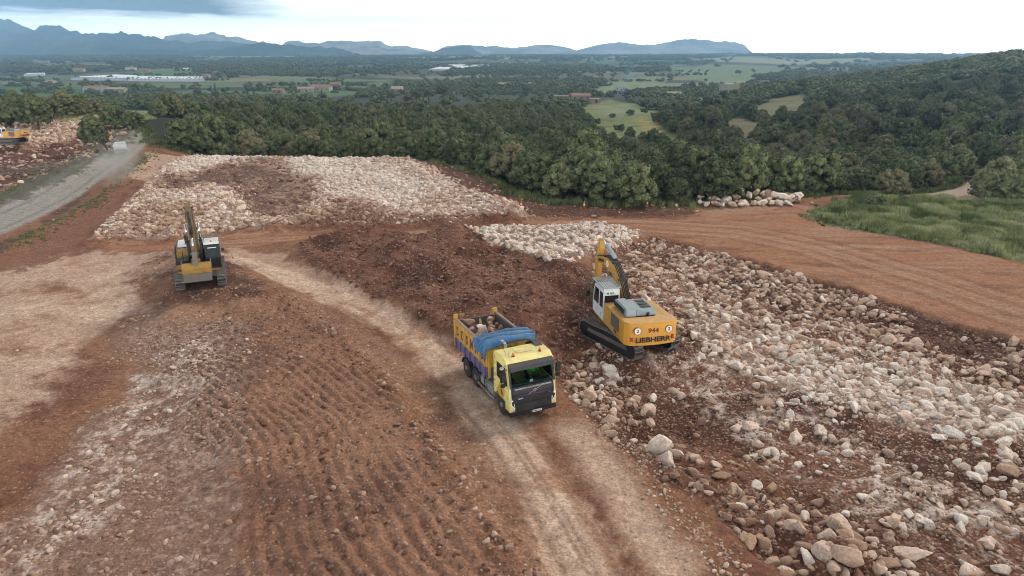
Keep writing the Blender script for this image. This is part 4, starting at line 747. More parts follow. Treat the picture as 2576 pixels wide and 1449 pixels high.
M = dict(orange=paint('orange_paint', (.62, .30, .03), .4, .36, (.42, .25, .13)), yellow=paint('machine_yellow', (.36, .19, .03), .5, .5, (.12, .08, .055)), boomo=paint('worn_orange', (.55, .27, .03), .5, .4, (.30, .20, .13)), dirty=paint('grimy_boom', (.17, .10, .035), .6, .55, (.06, .045, .035)), black=paint('black_plastic', (.009, .009, .010), .5, .05), white=paint('white_paint', (.72, .73, .72), .4, .2),
         steel=paint('worn_steel', (.14, .125, .11), .55, .5, metal=.3), track=paint('track_steel', (.22, .205, .19), .5, .45, (.17, .115, .085), .3), grey=paint('grey_paint', (.27, .32, .335), .5, .2), chrome=paint('chrome_rod', (.75, .77, .78), .15, .05, metal=1.),
         cab=paint('pale_yellow_paint', (.78, .65, .20), .4, .26, (.42, .31, .20)), tipy=paint('tipper_yellow', (.60, .34, .035), .45, .3), purple=paint('tipper_purple', (.115, .09, .22), .5, .4), rim=paint('rim_grey', (.24, .22, .20), .6, .5), tyre=paint('tyre_rubber', (.035, .032, .03), .85, .5, (.19, .13, .10)),
         alu=paint('tank_alloy', (.42, .43, .44), .4, .45, metal=.5), rust=paint('rail_pink', (.34, .22, .20), .7, .5), red=paint('red_plastic', (.45, .02, .015), .4, .1), amber=paint('amber_lens', (.70, .14, .01), .25, .05), blue=paint('tarpaulin_blue', (.035, .14, .30), .5, .35, (.16, .20, .23)),
         lens=paint('lamp_lens', (.75, .78, .8), .15, .03), dpurple=paint('dark_purple', (.06, .02, .09), .5, .1), txt=paint('dark_lettering', (.02, .015, .015), .6, .05), ptxt=paint('purple_lettering', (.12, .03, .10), .6, .15), wtxt=paint('white_lettering', (.75, .75, .73), .6, .1),
         maroon=paint('maroon_lettering', (.22, .03, .02), .6, .1), interior=paint('cab_interior', (.03, .035, .035), .8, .1), seat=paint('seat_fabric', (.04, .045, .05), .9, .1), teal=paint('dash_teal', (.015, .04, .036), .7, .1))
gls = bpy.data.materials.new('window_glass'); gls.use_nodes = True; b = gls.node_tree.nodes['Principled BSDF']; b.inputs['Base Color'].default_value = (.35, .55, .5, 1); b.inputs['Roughness'].default_value = .05; b.inputs['Transmission Weight'].default_value = 1.0; b.inputs['IOR'].default_value = 1.1
dgl = paint('dark_glass', (.012, .016, .018), .08, .06)
class MB:
    def __init__(s): s.bm = bmesh.new()
    def box(s, x0, x1, y0, y1, z0, z1, bev=.02, mat=None):
        r = bmesh.ops.create_cube(s.bm, size=1); vs = r['verts']
        for v in vs: v.co = Vector(((x0 + x1) / 2 + v.co.x * (x1 - x0), (y0 + y1) / 2 + v.co.y * (y1 - y0), (z0 + z1) / 2 + v.co.z * (z1 - z0)))
        if bev: es = list({e for v in vs for e in v.link_edges}); g = bmesh.ops.bevel(s.bm, geom=es, offset=bev, segments=2, affect='EDGES', clamp_overlap=True); vs = [v for v in g['verts']] + [v for v in vs if v.is_valid]
        if mat is not None: bmesh.ops.transform(s.bm, matrix=mat, verts=list({v for v in vs if v.is_valid}))
        return s
    def prism(s, prof, y0, y1, bev=.02, axis='y', taper=1.0):
        n = len(prof); f = (lambda a, b_, c: (a, c, b_)) if axis == 'y' else ((lambda a, b_, c: (c, a, b_)) if axis == 'x' else (lambda a, b_, c: (a, b_, c)))
        cx = sum(p[0] for p in prof) / n; cz = sum(p[1] for p in prof) / n
        A = [s.bm.verts.new(f(p[0], p[1], y0)) for p in prof]; B = [s.bm.verts.new(f(cx + (p[0] - cx) * taper, cz + (p[1] - cz) * taper, y1)) for p in prof]
        fs = [s.bm.faces.new(A), s.bm.faces.new(list(reversed(B)))] + [s.bm.faces.new((A[i], B[i], B[(i + 1) % n], A[(i + 1) % n])) for i in range(n)]
        bmesh.ops.recalc_face_normals(s.bm, faces=fs)
        if bev: bmesh.ops.bevel(s.bm, geom=list({e for q in fs for e in q.edges}), offset=bev, segments=2, affect='EDGES', clamp_overlap=True)
        return s
    def cyl(s, p0, p1, r, seg=16, r2=None):
        p0, p1 = Vector(p0), Vector(p1); d = p1 - p0; m = Matrix.Translation((p0 + p1) / 2) @ d.to_track_quat('Z', 'Y').to_matrix().to_4x4()
        bmesh.ops.create_cone(s.bm, cap_ends=True, segments=seg, radius1=r, radius2=r if r2 is None else r2, depth=d.length, matrix=m); return s
    def tube(s, pts, r, seg=6):
        for a, b_ in zip(pts[:-1], pts[1:]): s.cyl(a, b_, r, seg)
        return s
    def lathe(s, prof, center, axis='y', seg=28):
        rings = []
        for rr, h in prof:
            rg = []
            for k in range(seg):
                a = 6.28318 * k / seg; q = (rr * math.cos(a), h, rr * math.sin(a)) if axis == 'y' else ((h, rr * math.cos(a), rr * math.sin(a)) if axis == 'x' else (rr * math.cos(a), rr * math.sin(a), h))
                rg.append(s.bm.verts.new(Vector(center) + Vector(q)))
            rings.append(rg)
        fs = []
        for A, B in zip(rings[:-1], rings[1:]):
            for k in range(seg): fs.append(s.bm.faces.new((A[k], A[(k + 1) % seg], B[(k + 1) % seg], B[k])))
        for A in (rings[0], rings[-1]): fs.append(s.bm.faces.new(A))
        bmesh.ops.recalc_face_normals(s.bm, faces=fs); return s
    def build(s, name, mat, parent=None, smooth=False, label=None):
        me = bpy.data.meshes.new(name); s.bm.to_mesh(me); s.bm.free(); me.materials.append(mat)
        if smooth: me.polygons.foreach_set('use_smooth', np.ones(len(me.polygons), bool)); 
        o = link(bpy.data.objects.new(name, me)); o.parent = parent
        if label: o['label'] = label
        return o
def empty(name, loc=(0, 0, 0), rz=0, parent=None, rot=None):
    o = link(bpy.data.objects.new(name, None)); o.location = loc; o.rotation_euler = rot or (0, 0, rz); o.parent = parent; return o
def text(s, name, body, loc, rot, size, mat, parent, off=0.0, ext=.006, sx=1.0, align='CENTER'):
    cu = bpy.data.curves.new(name, 'FONT'); cu.body = body; cu.size = size; cu.align_x = align; cu.align_y = 'CENTER'; cu.extrude = ext; cu.offset = off; cu.materials.append(mat)
    to = bpy.data.objects.new(name, cu); me = bpy.data.meshes.new_from_object(to); bpy.data.objects.remove(to); me.name = name
    o = link(bpy.data.objects.new(name, me)); o.parent = parent; o.location = loc; o.rotation_euler = rot; o.scale = (sx, 1, 1); return o
REAR, RIGHTF, LEFTF, FRONTF = (R(90), 0, R(-90)), (R(90), 0, 0), (R(90), 0, R(180)), (R(90), 0, R(90))

def track(parent, side, L=4.9, hgt=1.0, w=.6, gy=1.38):
    r = hgt / 2; hl = L / 2 - r; y0 = side * gy - w / 2; pts = []
    n = 50; per = 4 * hl + 2 * math.pi * r
    def pos(q):
        q %= per
        if q < 2 * hl: return (-hl + q, 0, 0)
        q -= 2 * hl
        if q < math.pi * r: a = q / r; return (hl + r * math.sin(a), r - r * math.cos(a), a)
        q -= math.pi * r
        if q < 2 * hl: return (hl - q, hgt - .03 * math.sin(q / (2 * hl) * 9.4), math.pi)
        q -= 2 * hl; a = q / r; return (-hl - r * math.sin(a), r + r * math.cos(a), math.pi + a)
    m = MB(); cp_ = [pos(k * per / 36) for k in range(36)]; m.prism([(q[0] + .05 * math.sin(q[2]), q[1] + .05 * math.cos(q[2])) for q in cp_], side * gy - w / 2 + .04, side * gy + w / 2 - .04, 0); m.build('track_dark_core', M['black'], parent)  # solid black core put in so the gaps between shoes read dark
    m = MB()
    for k in range(n):
        x, z, a = pos(k * per / n); M4 = Matrix.Translation((x, side * gy, z)) @ Matrix.Rotation(-a, 4, 'Y')
        m.box(-per / n * .36, per / n * .36, -w / 2, w / 2, -.02, .05, 0, M4)
        m.box(-.02, .02, -w / 2, w / 2, -.07, -.018, 0, M4)
    tr = m.build('track', M['track'], parent)
    m = MB(); m.prism([(-hl, .25), (hl, .25), (hl + .15, .5), (hl, .74), (-hl, .74), (-hl - .15, .5)], side * gy - w * .36, side * gy + w * .36, .03); m.prism([(-hl + .2, .42), (hl - .2, .42), (hl - .3, .68), (-hl + .3, .68)], side * gy + side * w * .36 - .03, side * gy + side * w * .36 + .05, .01)
    m.build('track_frame', M['steel'], tr)
    for k in range(7):
        xx = -hl + .25 + k * (2 * hl - .5) / 6; MB().cyl((xx, side * gy - w * .4, .17), (xx, side * gy + w * .4, .17), .12, 14).build('roller', M['steel'], tr)
    for nm, xx in (('idler', hl), ('sprocket', -hl)):
        m = MB(); m.lathe([(.12, -w * .42), (.20, -w * .42), (r - .1, -w * .25), (r - .1, w * .25), (.20, w * .42), (.12, w * .42)], (xx, side * gy, r)); m.build(nm, M['steel'], tr)
def cylinder(parent, a, b_, r, y, frac=.6, name='hydraulic_cylinder', body='black'):
    a = Vector((a[0], y, a[1])); b_ = Vector((b_[0], y, b_[1])); q = a.lerp(b_, frac); m = MB(); m.cyl(a, q, r, 16); m.cyl(a.lerp(b_, frac - .03), a.lerp(b_, frac + .012), r * 1.15, 16); c = m.build(name, M[body], parent, True)
    MB().cyl(q, b_, r * .5, 12).build('rod', M['chrome'], c, True)
def offset_prof(path, ws):
    up, dn = [], []
    for k, (p, w) in enumerate(zip(path, ws)):
        a = Vector(path[max(k - 1, 0)]); b_ = Vector(path[min(k + 1, len(path) - 1)]); d = (b_ - a).normalized(); n = Vector((-d.y, d.x)); up.append(tuple(Vector(p) + n * w)); dn.append(tuple(Vector(p) - n * w))
    return up + dn[::-1]
def bucket(parent, x, z, rot, w, matb, matl, s=1.0, fill=True):
    e = empty('bucket', (x, 0, z), parent=parent, rot=(0, rot, 0)); t_ = .035
    arc = [(-.05, 0), (-.25, -.35), (-.3, -.75), (-.1, -1.15), (.3, -1.38), (.75, -1.35), (1.1, -1.1)]; arc = [(-a * s, b_ * s) for a, b_ in arc]
    m = MB(); inn = [(a - t_ * .8, b_ + t_ * .9) for a, b_ in arc]; m.prism(arc + inn[::-1], -w / 2, w / 2, 0); m.build('shell', matb, e)
    for sd_ in (-1, 1): MB().prism(arc + [(-1.0 * s, -.75 * s), (-.45 * s, .05 * s)], sd_ * w / 2 - .025, sd_ * w / 2 + .025, .008).build('side_plate', matl, e)
    for k in range(5):
        yy = -w / 2 + .12 + k * (w - .24) / 4; MB().prism([(-1.0 * s, -1.2 * s), (-1.06 * s, -1.05 * s), (-1.38 * s, -.93 * s)], yy - .06, yy + .06, .01).build('tooth', M['steel'], e)
    MB().prism([(.0, .1), (-.5 * s, .12), (-.4 * s, -.1), (.05, -.15)], -.28, .28, .02).build('bracket', matb, e)
    if fill:
        V, Fc = ico(3); V = V * [.55 * s, w * .47, .42 * s]; V += .05 * np.sin(V * 17 + 1.3); me = npmesh('load', V + [-.42 * s, 0, -.78 * s], Fc, soilm, True, 3); o = link(bpy.data.objects.new('soil_load', me)); o.parent = e
    return e
soilm, t, b = newmat('loose_soil', .95); tc_ = nd(t, 'ShaderNodeTexCoord'); n_ = noise(t, tc_.outputs['Object'], 6, 5, .7); t.links.new(mix(t, ramp(t, n_, [(.35, 0), (.7, 1)]), (.07, .03, .02), (.19, .10, .07)), b.inputs['Base Color']); bp = nd(t, 'ShaderNodeBump'); bp.inputs['Distance'].default_value = .1; t.links.new(n_, bp.inputs['Height']); t.links.new(bp.outputs[0], b.inputs['Normal'])

def excavator(loc, rz, house, style, label):
    x, y, z = loc; root = empty('excavator', (x, y, z), rz); tag(root, label, 'excavator', 'excavators working on the site')
    lieb = style != 'cat'; body = M['orange'] if lieb else M['yellow']; cabm = M['white'] if lieb else M['black']
    for sd_ in (-1, 1): track(root, sd_)
    m = MB(); m.box(-1.2, 1.2, -1.1, 1.1, .45, .95, .06); m.cyl((0, 0, .95), (0, 0, 1.15), .75, 24); m.build('undercarriage', M['steel'], root)
    h = empty('upper_carriage', (0, 0, 0), house, root)
    m = MB(); m.box(-2.6, 2.0, -1.42, 1.42, 1.14, 1.32, .03); m.build('deck', body, h)
    # counterweight with rounded back corners
    m = MB(); m.prism([(-2.45, -1.5), (-2.45, 1.5), (-3.05, 1.5), (-3.3, 1.28), (-3.42, .7), (-3.46, 0), (-3.42, -.7), (-3.3, -1.28), (-3.05, -1.5)], 1.22 if lieb else 1.15, 2.5, .05, 'z'); cw = m.build('counterweight', body, h)
    if lieb:
        text(None, 'lettering', 'LIEBHERR', (-3.475, .0, 1.56), REAR, .39, M['txt'], h, .009, .012, 1.2); text(None, 'model_number', '944', (-3.475, 0, 2.08), REAR, .36, M['maroon'], h, .004, .012, 1.15)
        for yy in (.88, -.88):
            rr = 10 * math.copysign(1, yy); m = MB(); m.cyl((-3.36, yy, 2.1), (-3.455, yy, 2.1), .20, 28); o = m.build('round_badge', M['maroon'], h); o.rotation_euler = (0, 0, 0)
            MB().cyl((-3.44, yy, 2.1), (-3.465, yy, 2.1), .178, 28).build('badge_face', M['wtxt'], o); text(None, 'badge_number', '2', (-3.475, yy, 2.1), REAR, .26, M['maroon'], o, .008)
        for yy in (1.15, -1.15): MB().box(-3.40, -3.33, yy - .07, yy + .07, 1.5, 1.72, .01).build('rear_lamp', M['red'], h)
    # engine bay and side panels
    m = MB(); m.prism([(-2.44, 1.34), (-2.44, 2.46), (.25, 2.40), (.25, 1.34)], .52, 1.47, .03); m.build('side_panel', body, h)
    m = MB(); m.prism([(-2.44, 1.34), (-2.44, 2.44), (.2, 2.36), (.35, 1.78), (1.75, 1.72), (1.75, 1.34)], -1.47, -.5, .03); m.build('side_panel', body, h)
    MB().box(-2.43, .2, -.49, .51, 1.34, 2.36, .03).build('engine_cover', body, h)
    m = MB()
    for k in range(13): m.box(-2.2, -1.05, 1.472, 1.49, 1.62 + k * .055, 1.645 + k * .055, 0)
    m.box(-2.25, -1.0, 1.465, 1.478, 1.58, 2.34, 0); m.build('louvre', M['steel'], h)
    if lieb:
        text(None, 'side_number', '944', (-1.75, 1.50, 1.46), LEFTF, .26, M['txt'], h, .006)
        m = MB(); m.prism([(-2.3, 2.47), (-2.1, 2.78), (-.55, 2.82), (-.3, 2.47)], -.62, .5, .03); m.build('hood', M['grey'], h)
        m = MB(); m.prism([(-2.38, 2.47), (-2.2, 2.9), (-.55, 2.92), (-.35, 2.47)], .52, 1.12, .05); ho = m.build('hood', M['grey'], h)
        for k in range(3): MB().box(-1.9 + k * .42, -1.6 + k * .42, -.45, .1, 2.80, 2.835, .005).build('hood_vent', M['black'], h)
        m = MB()
        for k in range(9): m.box(-2.05 + k * .18, -1.99 + k * .18, 1.12, 1.16, 2.55, 2.82, 0)
        m.build('hood_slots', M['black'], h); MB().tube([(-2.34, -.1, 2.5), (-2.36, -.1, 2.62), (-2.46, -.1, 2.66)], .07, 10).build('exhaust', M['black'], h)
        MB().box(.4, 1.4, -1.1, -.6, 1.78, 1.95, .01).build('tool_box', M['steel'], h)
        m = MB(); pts = [(-2.4, -1.43, 2.46), (-2.35, -1.43, 2.9), (-.4, -1.43, 2.85), (-.1, -1.43, 2.95), (.2, -1.4, 2.4)]; m.tube(pts, .022); m.tube([(-1.4, -1.43, 2.4), (-1.4, -1.43, 2.88)], .02); m.tube([(-.4, -1.43, 2.3), (-.4, -1.43, 2.85)], .02); m.build('handrail', M['rust'], h)
    else:
        MB().box(-2.35, -.5, -1.35, .4, 2.42, 2.56, .04).build('hood', M['white'], h); MB().cyl((-.8, -.75, 2.6), (-.8, -.75, 3.25), .08, 12).build('exhaust', M['black'], h)
        MB().box(.7, 1.85, -1.46, -.62, 1.75, 2.0, .03).build('step_box', M['black'], h)
        m = MB(); m.tube([(1.75, -1.4, 1.9), (1.75, -1.4, 2.75), (.3, -1.42, 2.95), (.3, -1.42, 2.3)], .03); m.tube([(1.0, -1.4, 1.9), (1.0, -1.4, 2.85)], .025); m.tube([(1.6, -.95, 1.9), (1.6, -.95, 2.6), (.9, -.95, 2.6)], .025); m.build('handrail', M['black'], h)
        MB().tube([(.6, -1.45, 2.2), (.55, -1.7, 2.6)], .02).build('mirror_arm', M['black'], h)
    # cab
    cab = empty('cab', (0, 0, 0), 0, h); X0, X1, Y0, Y1, Z0, Z1 = .27, 2.05, .52, 1.5, 1.33, 3.08
    MB().box(X0, X1, Y0, Y1, Z0, 1.42, .01).build('floor_pan', cabm, cab)
    m = MB(); m.prism([(X0, Z1), (X0 + .05, Z1 + .08), (X1 - .35, Z1 + .08), (X1 - .2, Z1)], Y0, Y1, .03); m.build('roof', M['white'] if not lieb else cabm, cab)
    m = MB()  # frame posts and lower panels
    for yy in (Y0, Y1 - .07):
        m.prism([(X0, 1.42), (X0, Z1), (X0 + .09, Z1), (X0 + .09, 1.42)], yy, yy + .07, .01); m.prism([(X1 - .08, 1.42), (X1 - .02, 2.1), (X1 - .28, Z1), (X1 - .2, Z1), (X1 + .05, 2.1), (X1, 1.42)], yy, yy + .07, .005); m.prism([(X0 + .72, 1.42), (X0 + .72, Z1), (X0 + .8, Z1), (X0 + .8, 1.42)], yy, yy + .07, .01)
        m.box(X0 + .09, X1 - .08, yy, yy + .07, 1.42, 2.0 if lieb else 1.6, .005); m.box(X0, X1 - .2, yy, yy + .07, Z1 - .14, Z1, .005)
    m.box(X0, X0 + .06, Y0 + .07, Y1 - .07, 1.42, 2.15, .005); m.box(X0, X0 + .06, Y0 + .07, Y1 - .07, Z1 - .28, Z1, .005); m.build('cab_frame', cabm, cab)
    MB().box(X0 + .02, X0 + .04, Y0 + .07, Y1 - .07, 2.15, Z1 - .28, 0).build('rear_window', dgl, cab)
    for yy in (Y1 - .04, Y0 + .03): MB().prism([(X0 + .09, 1.9), (X0 + .09, Z1 - .14), (X1 - .25, Z1 - .14), (X1 - .03, 2.1), (X1 - .05, 1.9)], yy, yy + .012, 0).build('side_window', dgl, cab)
    MB().prism([(X1 - .03, 1.45), (X1 + .02, 2.1), (X1 - .22, Z1 - .02), (X1 - .25, Z1 - .02), (X1 - .01, 2.1), (X1 - .06, 1.45)], Y0 + .07, Y1 - .07, 0).build('windscreen', dgl, cab)
    if lieb:
        text(None, 'lettering', 'M-187', (X0 - .012, (Y0 + Y1) / 2 + .1, Z1 - .15), REAR, .17, M['txt'], cab, .002); text(None, 'lettering', '2', (X0 + .3, Y1 + .01, 1.62), LEFTF, .2, M['txt'], cab)
        m = MB(); m.box(X0 - .05, X0, Y0 - .05, Y1 + .05, Z1 + .16, Z1 + .22, .01); m.box(X1 + .08, X1 + .14, Y0 - .05, Y1 + .05, Z1 + .16, Z1 + .22, .01)
        for yy in (Y0 - .05, Y1): m.box(X0, X1 + .1, yy, yy + .05, Z1 + .16, Z1 + .22, .01)
        for k in range(9): m.box(X0, X1 + .1, Y0 + .06 + k * .11, Y0 + .10 + k * .11, Z1 + .18, Z1 + .21, 0)
        for xx in (X0 + .1, X1 - .4):
            for yy in (Y0, Y1 - .05): m.box(xx, xx + .05, yy, yy + .05, Z1 + .05, Z1 + .18, 0)
        m.build('roof_guard', M['grey'], cab); m = MB(); m.tube([(X1, Y1, 2.3), (X1 + .2, Y1 + .28, 2.35)], .02); m.box(X1 + .16, X1 + .22, Y1 + .15, Y1 + .38, 2.15, 2.5, .02); m.build('mirror', M['black'], cab)
    else:
        MB().box(X1 - .22, X1 - .1, Y0 - .02, Y1 + .02, Z1 - .02, Z1 + .14, .02).build('roof_visor', M['white'], cab); text(None, 'lettering', 'GUARDIA', (X1 - .08, (Y0 + Y1) / 2, 2.72), FRONTF, .15, M['wtxt'], cab, .003) if False else None
        m = MB()
        for k in range(8): m.box(X1 + .0, X1 + .03, Y0 + .12 + k * .1, Y0 + .14 + k * .1, 1.9, 2.6, 0)
        m.build('front_guard', M['teal'], cab); MB().box(X1 - .12, X1 - .1, Y0 + .2, Y1 - .2, 2.78, 2.84, 0).build('sun_strip', M['wtxt'], cab)
        MB().box(X1 - .05, X1, Y1 + .12, Y1 + .3, 2.5, 2.75, .02).build('mirror', M['black'], cab); MB().cyl((X1 - .4, 1, Z1 + .08), (X1 - .4, 1, Z1 + .2), .05, 10).build('beacon', M['amber'], cab)
    # boom, stick, bucket
    if style == 'lieb': bp_, st, jb, js = [(.55, 1.95), (1.5, 2.95), (2.7, 3.62), (4.1, 3.68), (5.7, 3.35)], [(5.3, 4.8), (5.45, 4.2), (5.75, 3.3), (5.85, 2.2), (5.9, 1.4)], (.22, .29, .33, .28, .15), (.10, .19, .26, .2, .12)
    elif style == 'cat': bp_, st, jb, js = [(.55, 1.95), (.85, 3.6), (1.5, 5.0), (2.4, 5.45), (3.2, 5.2)], [(2.95, 6.35), (3.05, 5.9), (3.25, 5.1), (3.5, 3.5), (3.65, 2.3)], (.30, .40, .46, .36, .2), (.10, .22, .32, .24, .15)
    else: bp_, st, jb, js = [(.55, 1.95), (1.3, 3.0), (2.4, 3.9), (3.8, 3.6), (5.4, 2.6)], [(5.2, 3.9), (5.4, 3.2), (5.5, 2.6), (5.7, 1.6), (5.8, .9)], (.30, .42, .48, .38, .2), (.10, .26, .36, .26, .16)
    bo = empty('boom', (0, -.08, 0), 0, h); MB().prism(offset_prof(bp_, jb), -.24, .24, .02).build('boom_beam', M['dirty'] if style == 'cat' else M['boomo'], bo)
    if style == 'lieb':
        dx, dz = bp_[4][0] - bp_[3][0], bp_[4][1] - bp_[3][1]; an = math.atan2(dz, dx); text(None, 'lettering', 'LIEBHERR', (4.65, .255, 3.56), (R(90), an, R(180)), .26, M['txt'], bo, .006); o = MB().cyl((3.5, .235, 3.66), (3.5, .262, 3.66), .19, 24).build('round_badge', M['wtxt'], bo); text(None, 'badge_number', '2', (3.5, .268, 3.66), LEFTF, .24, M['maroon'], o, .006)
    for yy in (-.42, .42): cylinder(bo, (1.25, 1.55), (bp_[2][0] - .1, bp_[2][1] - .45), .12, yy, .6)
    m = MB(); 
    for yy in (-.2, -.12, -.04, .06, .16): m.tube([(p[0] - .1, yy, p[1] + w + .07) for p, w in zip(bp_, jb)], .03, 6)
    for p, w in zip(bp_[1:4], jb[1:4]): m.box(p[0] - .15, p[0] - .05, -.3, .3, p[1] + w + .0, p[1] + w + .12, .01)
    m.build('hydraulic_hoses', M['black'], bo)
    s_ = empty('stick', (0, 0, 0), 0, bo); MB().prism(offset_prof(st, js), -.17, .17, .02).build('stick_beam', M['dirty'] if style == 'cat' else M['boomo'], s_)
    cylinder(bo, (bp_[2][0] + .25, bp_[2][1] + .62), (st[0][0] - .05, st[0][1] - .05), .13, 0, .62, 'stick_cylinder', 'grey' if lieb else 'black')
    cylinder(s_, (st[1][0] + .35, st[1][1] - .1), (st[3][0] + .5, st[3][1] - .35), .11, 0, .6, 'bucket_cylinder'); m = MB(); m.prism([(st[3][0] + .45, st[3][1] - .3), (st[3][0] + .55, st[3][1] - .4), (st[4][0] + .45, st[4][1] - .1), (st[4][0] + .3, st[4][1])], -.16, .16, .01); m.prism([(st[3][0] + .5, st[3][1] - .45), (st[3][0], st[3][1] - .5), (st[3][0], st[3][1] - .6), (st[3][0] + .5, st[3][1] - .55)], -.25, .25, .01); m.build('linkage', M['steel'], s_)
    if style == 'lieb': bucket(s_, st[4][0], st[4][1], R(55), 1.5, M['dirty'], M['dirty'])
    elif style == 'cat':
        e = bucket(s_, st[4][0], st[4][1], R(12), 1.85, body, M['steel'], .95, False); MB().box(st[4][0] + .20, st[4][0] + .24, -.9, .9, st[4][1] - 1.3, st[4][1] - .72, .01).build('wear_plate', M['steel'], s_)
    else: bucket(s_, st[4][0], st[4][1], R(40), 1.4, M['steel'], M['steel'], 1.0, False)
    return root
excavator((LIEB[0], LIEB[1], LIEB[2]), LIEB[3], R(-21), 'lieb', 'orange excavator with white cab and its back to the camera, lettered counterweight').scale = (1.06,) * 3
excavator((CAT[0], CAT[1], CAT[2]), CAT[3], 0, 'cat', 'dirty yellow excavator with black cab facing the camera, bucket between its tracks')
ex_, ey_ = P(20, 357, 1.9); excavator((ex_ + .6, ey_, hz(ex_, ey_) + .35), R(176), 0, 'far', 'far orange and white excavator cut by the left border on the distant rock pile').scale = (.85,) * 3
# ---------------------------------------------------------------- dump truck
wsg = bpy.data.materials.new('windscreen_glass'); wsg.use_nodes = True; t = wsg.node_tree; t.nodes.clear(); o_ = t.nodes.new('ShaderNodeOutputMaterial'); mx_ = t.nodes.new('ShaderNodeMixShader'); fr_ = t.nodes.new('ShaderNodeFresnel'); fr_.inputs[0].default_value = 1.25
tr_ = t.nodes.new('ShaderNodeBsdfTransparent'); tr_.inputs[0].default_value = (.46, .62, .57, 1); gl_ = t.nodes.new('ShaderNodeBsdfGlossy'); gl_.inputs['Roughness'].default_value = .08; mx_.inputs[0].default_value = 0.0; t.links.new(tr_.outputs[0], mx_.inputs[1]); t.links.new(gl_.outputs[0], mx_.inputs[2]); t.links.new(mx_.outputs[0], o_.inputs[0])
T_ = empty('dump_truck', (TRUCK[0], TRUCK[1], TRUCK[2]), TRUCK[3]); tag(T_, 'pale yellow dump truck with purple and orange tipper body and blue tarpaulin', 'truck')
def wheel(parent, x, y, side, dual, r=.52):
    w = .30 if not dual else .56; e = empty('wheel', (x, y, r), 0, parent)
    m = MB(); m.lathe([(.30, -w / 2), (r - .06, -w / 2), (r, -w / 2 + .05), (r, w / 2 - .05), (r - .06, w / 2), (.30, w / 2)], (0, 0, 0))
    for k in range(30):
        a = 6.283 * k / 30; m.box(-.03, .03, -w / 2 + .03, w / 2 - .03, r - .01, r + .018, 0, Matrix.Rotation(a, 4, 'Y'))
    m.build('tyre', M['tyre'], e, False); s = side
    m = MB(); m.lathe([(.30, s * (w / 2 - .02)), (.27, s * (w / 2 - .05)), (.22, s * (w / 2 - (.14 if dual else .06))), (.15, s * (w / 2 - (.12 if dual else .02))), (.13, s * (w / 2 + .03)), (.08, s * (w / 2 + .05))], (0, 0, 0)); m.build('rim', M['rim'], e, True)
for sd_ in (-1, 1):
    wheel(T_, 2.3, sd_ * 1.04, sd_, False)
    for xx in (-1.0, -2.3): wheel(T_, xx, sd_ * .93, sd_, True)
m = MB()
for sd_ in (-1, 1): m.box(-3.5, 3.0, sd_ * .43 - .05, sd_ * .43 + .05, .78, 1.03, .01)
for xx in (-3.3, -1.95, -.4, 1.0, 2.3): m.box(xx - .08, xx + .08, -.5, .5, .75, 1.0, .01)
for xx in (-1.0, -2.3, 2.3): m.cyl((xx, -.9, .52), (xx, .9, .52), .09, 12)
m.cyl((-.9, 0, .6), (1.6, 0, .75), .1, 12); m.box(.9, 1.4, -.5, .5, 1.0, 1.3, .03); m.build('chassis', M['black'], T_)
for sd_ in (-1, 1):
    for xx in (-1.0, -2.3):
        pr = [(xx + .62 * math.cos(a), .52 + .62 * math.sin(a)) for a in np.linspace(.15, 2.99, 12)]; pr += [(xx + .59 * math.cos(a), .52 + .59 * math.sin(a)) for a in np.linspace(2.99, .15, 12)]
        MB().prism(pr, sd_ * .93 - .32, sd_ * .93 + .32, 0).build('mudguard', M['black'], T_)
m = MB(); m.box(-.55, .42, -1.2, -.58, .5, 1.08, .09); m.build('fuel_tank', M['alu'], T_); m = MB(); m.box(.5, 1.36, -1.2, -.58, .48, 1.02, .07); m.build('tank', M['alu'], T_)
m = MB()
for xx in (-.35, .2): m.box(xx - .03, xx + .03, -1.215, -.56, .49, 1.095, .01)
m.build('tank_strap', M['black'], T_); m = MB(); m.box(-.3, .1, -1.212, -1.2, .82, .86, 0); m.box(.65, 1.2, -1.212, -1.2, .76, .80, 0); m.build('reflector_strip', M['tipy'], T_)
m = MB(); m.box(-.55, 1.4, .58, 1.18, .5, 1.05, .08); m.build('battery_box', M['black'], T_)
MB().box(-.65, 1.5, -1.24, -1.2, .36, .48, .01).build('side_guard', M['alu'], T_)
# cab: shell of panels with real window openings
cb = empty('cab', (-.34, 0, -.02), 0, T_); cb.scale = (1, 1, 1.05); CX0, W_ = 1.82, 1.22
sideprof = [(CX0, .98), (CX0, 2.85), (CX0 + .12, 3.02), (3.05, 2.98), (3.38, 2.78)]
for sd_ in (-1, 1):
    y0, y1 = (sd_ * W_ - .03, sd_ * W_ + .03)
    m = MB(); m.box(CX0, 2.15, y0, y1, 1.0, 2.95, .01); m.prism([(2.15, 2.62), (2.15, 2.95), (3.1, 2.93), (3.36, 2.78), (3.42, 2.62)], y0, y1, .005); m.prism([(3.18, 2.62), (3.42, 2.62), (3.62, 1.78), (3.44, 1.78)], y0, y1, .005)
    m.prism([(2.15, 1.12), (2.15, 1.85), (2.75, 1.78), (3.62, 1.75), (3.66, .95), (3.0, .95), (2.85, 1.12)], y0, y1, .008); m.box(CX0, CX0 + .2, y0, y1, .9, 1.0, .005); dr = m.build('side_wall', M['cab'], cb)
    MB().prism([(2.15, 1.85), (2.15, 2.62), (3.18, 2.62), (3.44, 1.78), (2.75, 1.78)], sd_ * W_ - .01, sd_ * W_ + .01, 0).build('side_window', dgl, cb)
    MB().prism([(2.12, .98), (2.12, 1.0), (3.0, 1.0), (3.0, .98)], sd_ * W_, sd_ * (W_ + .05), 0).build('wheel_arch_trim', M['tipy'], cb)
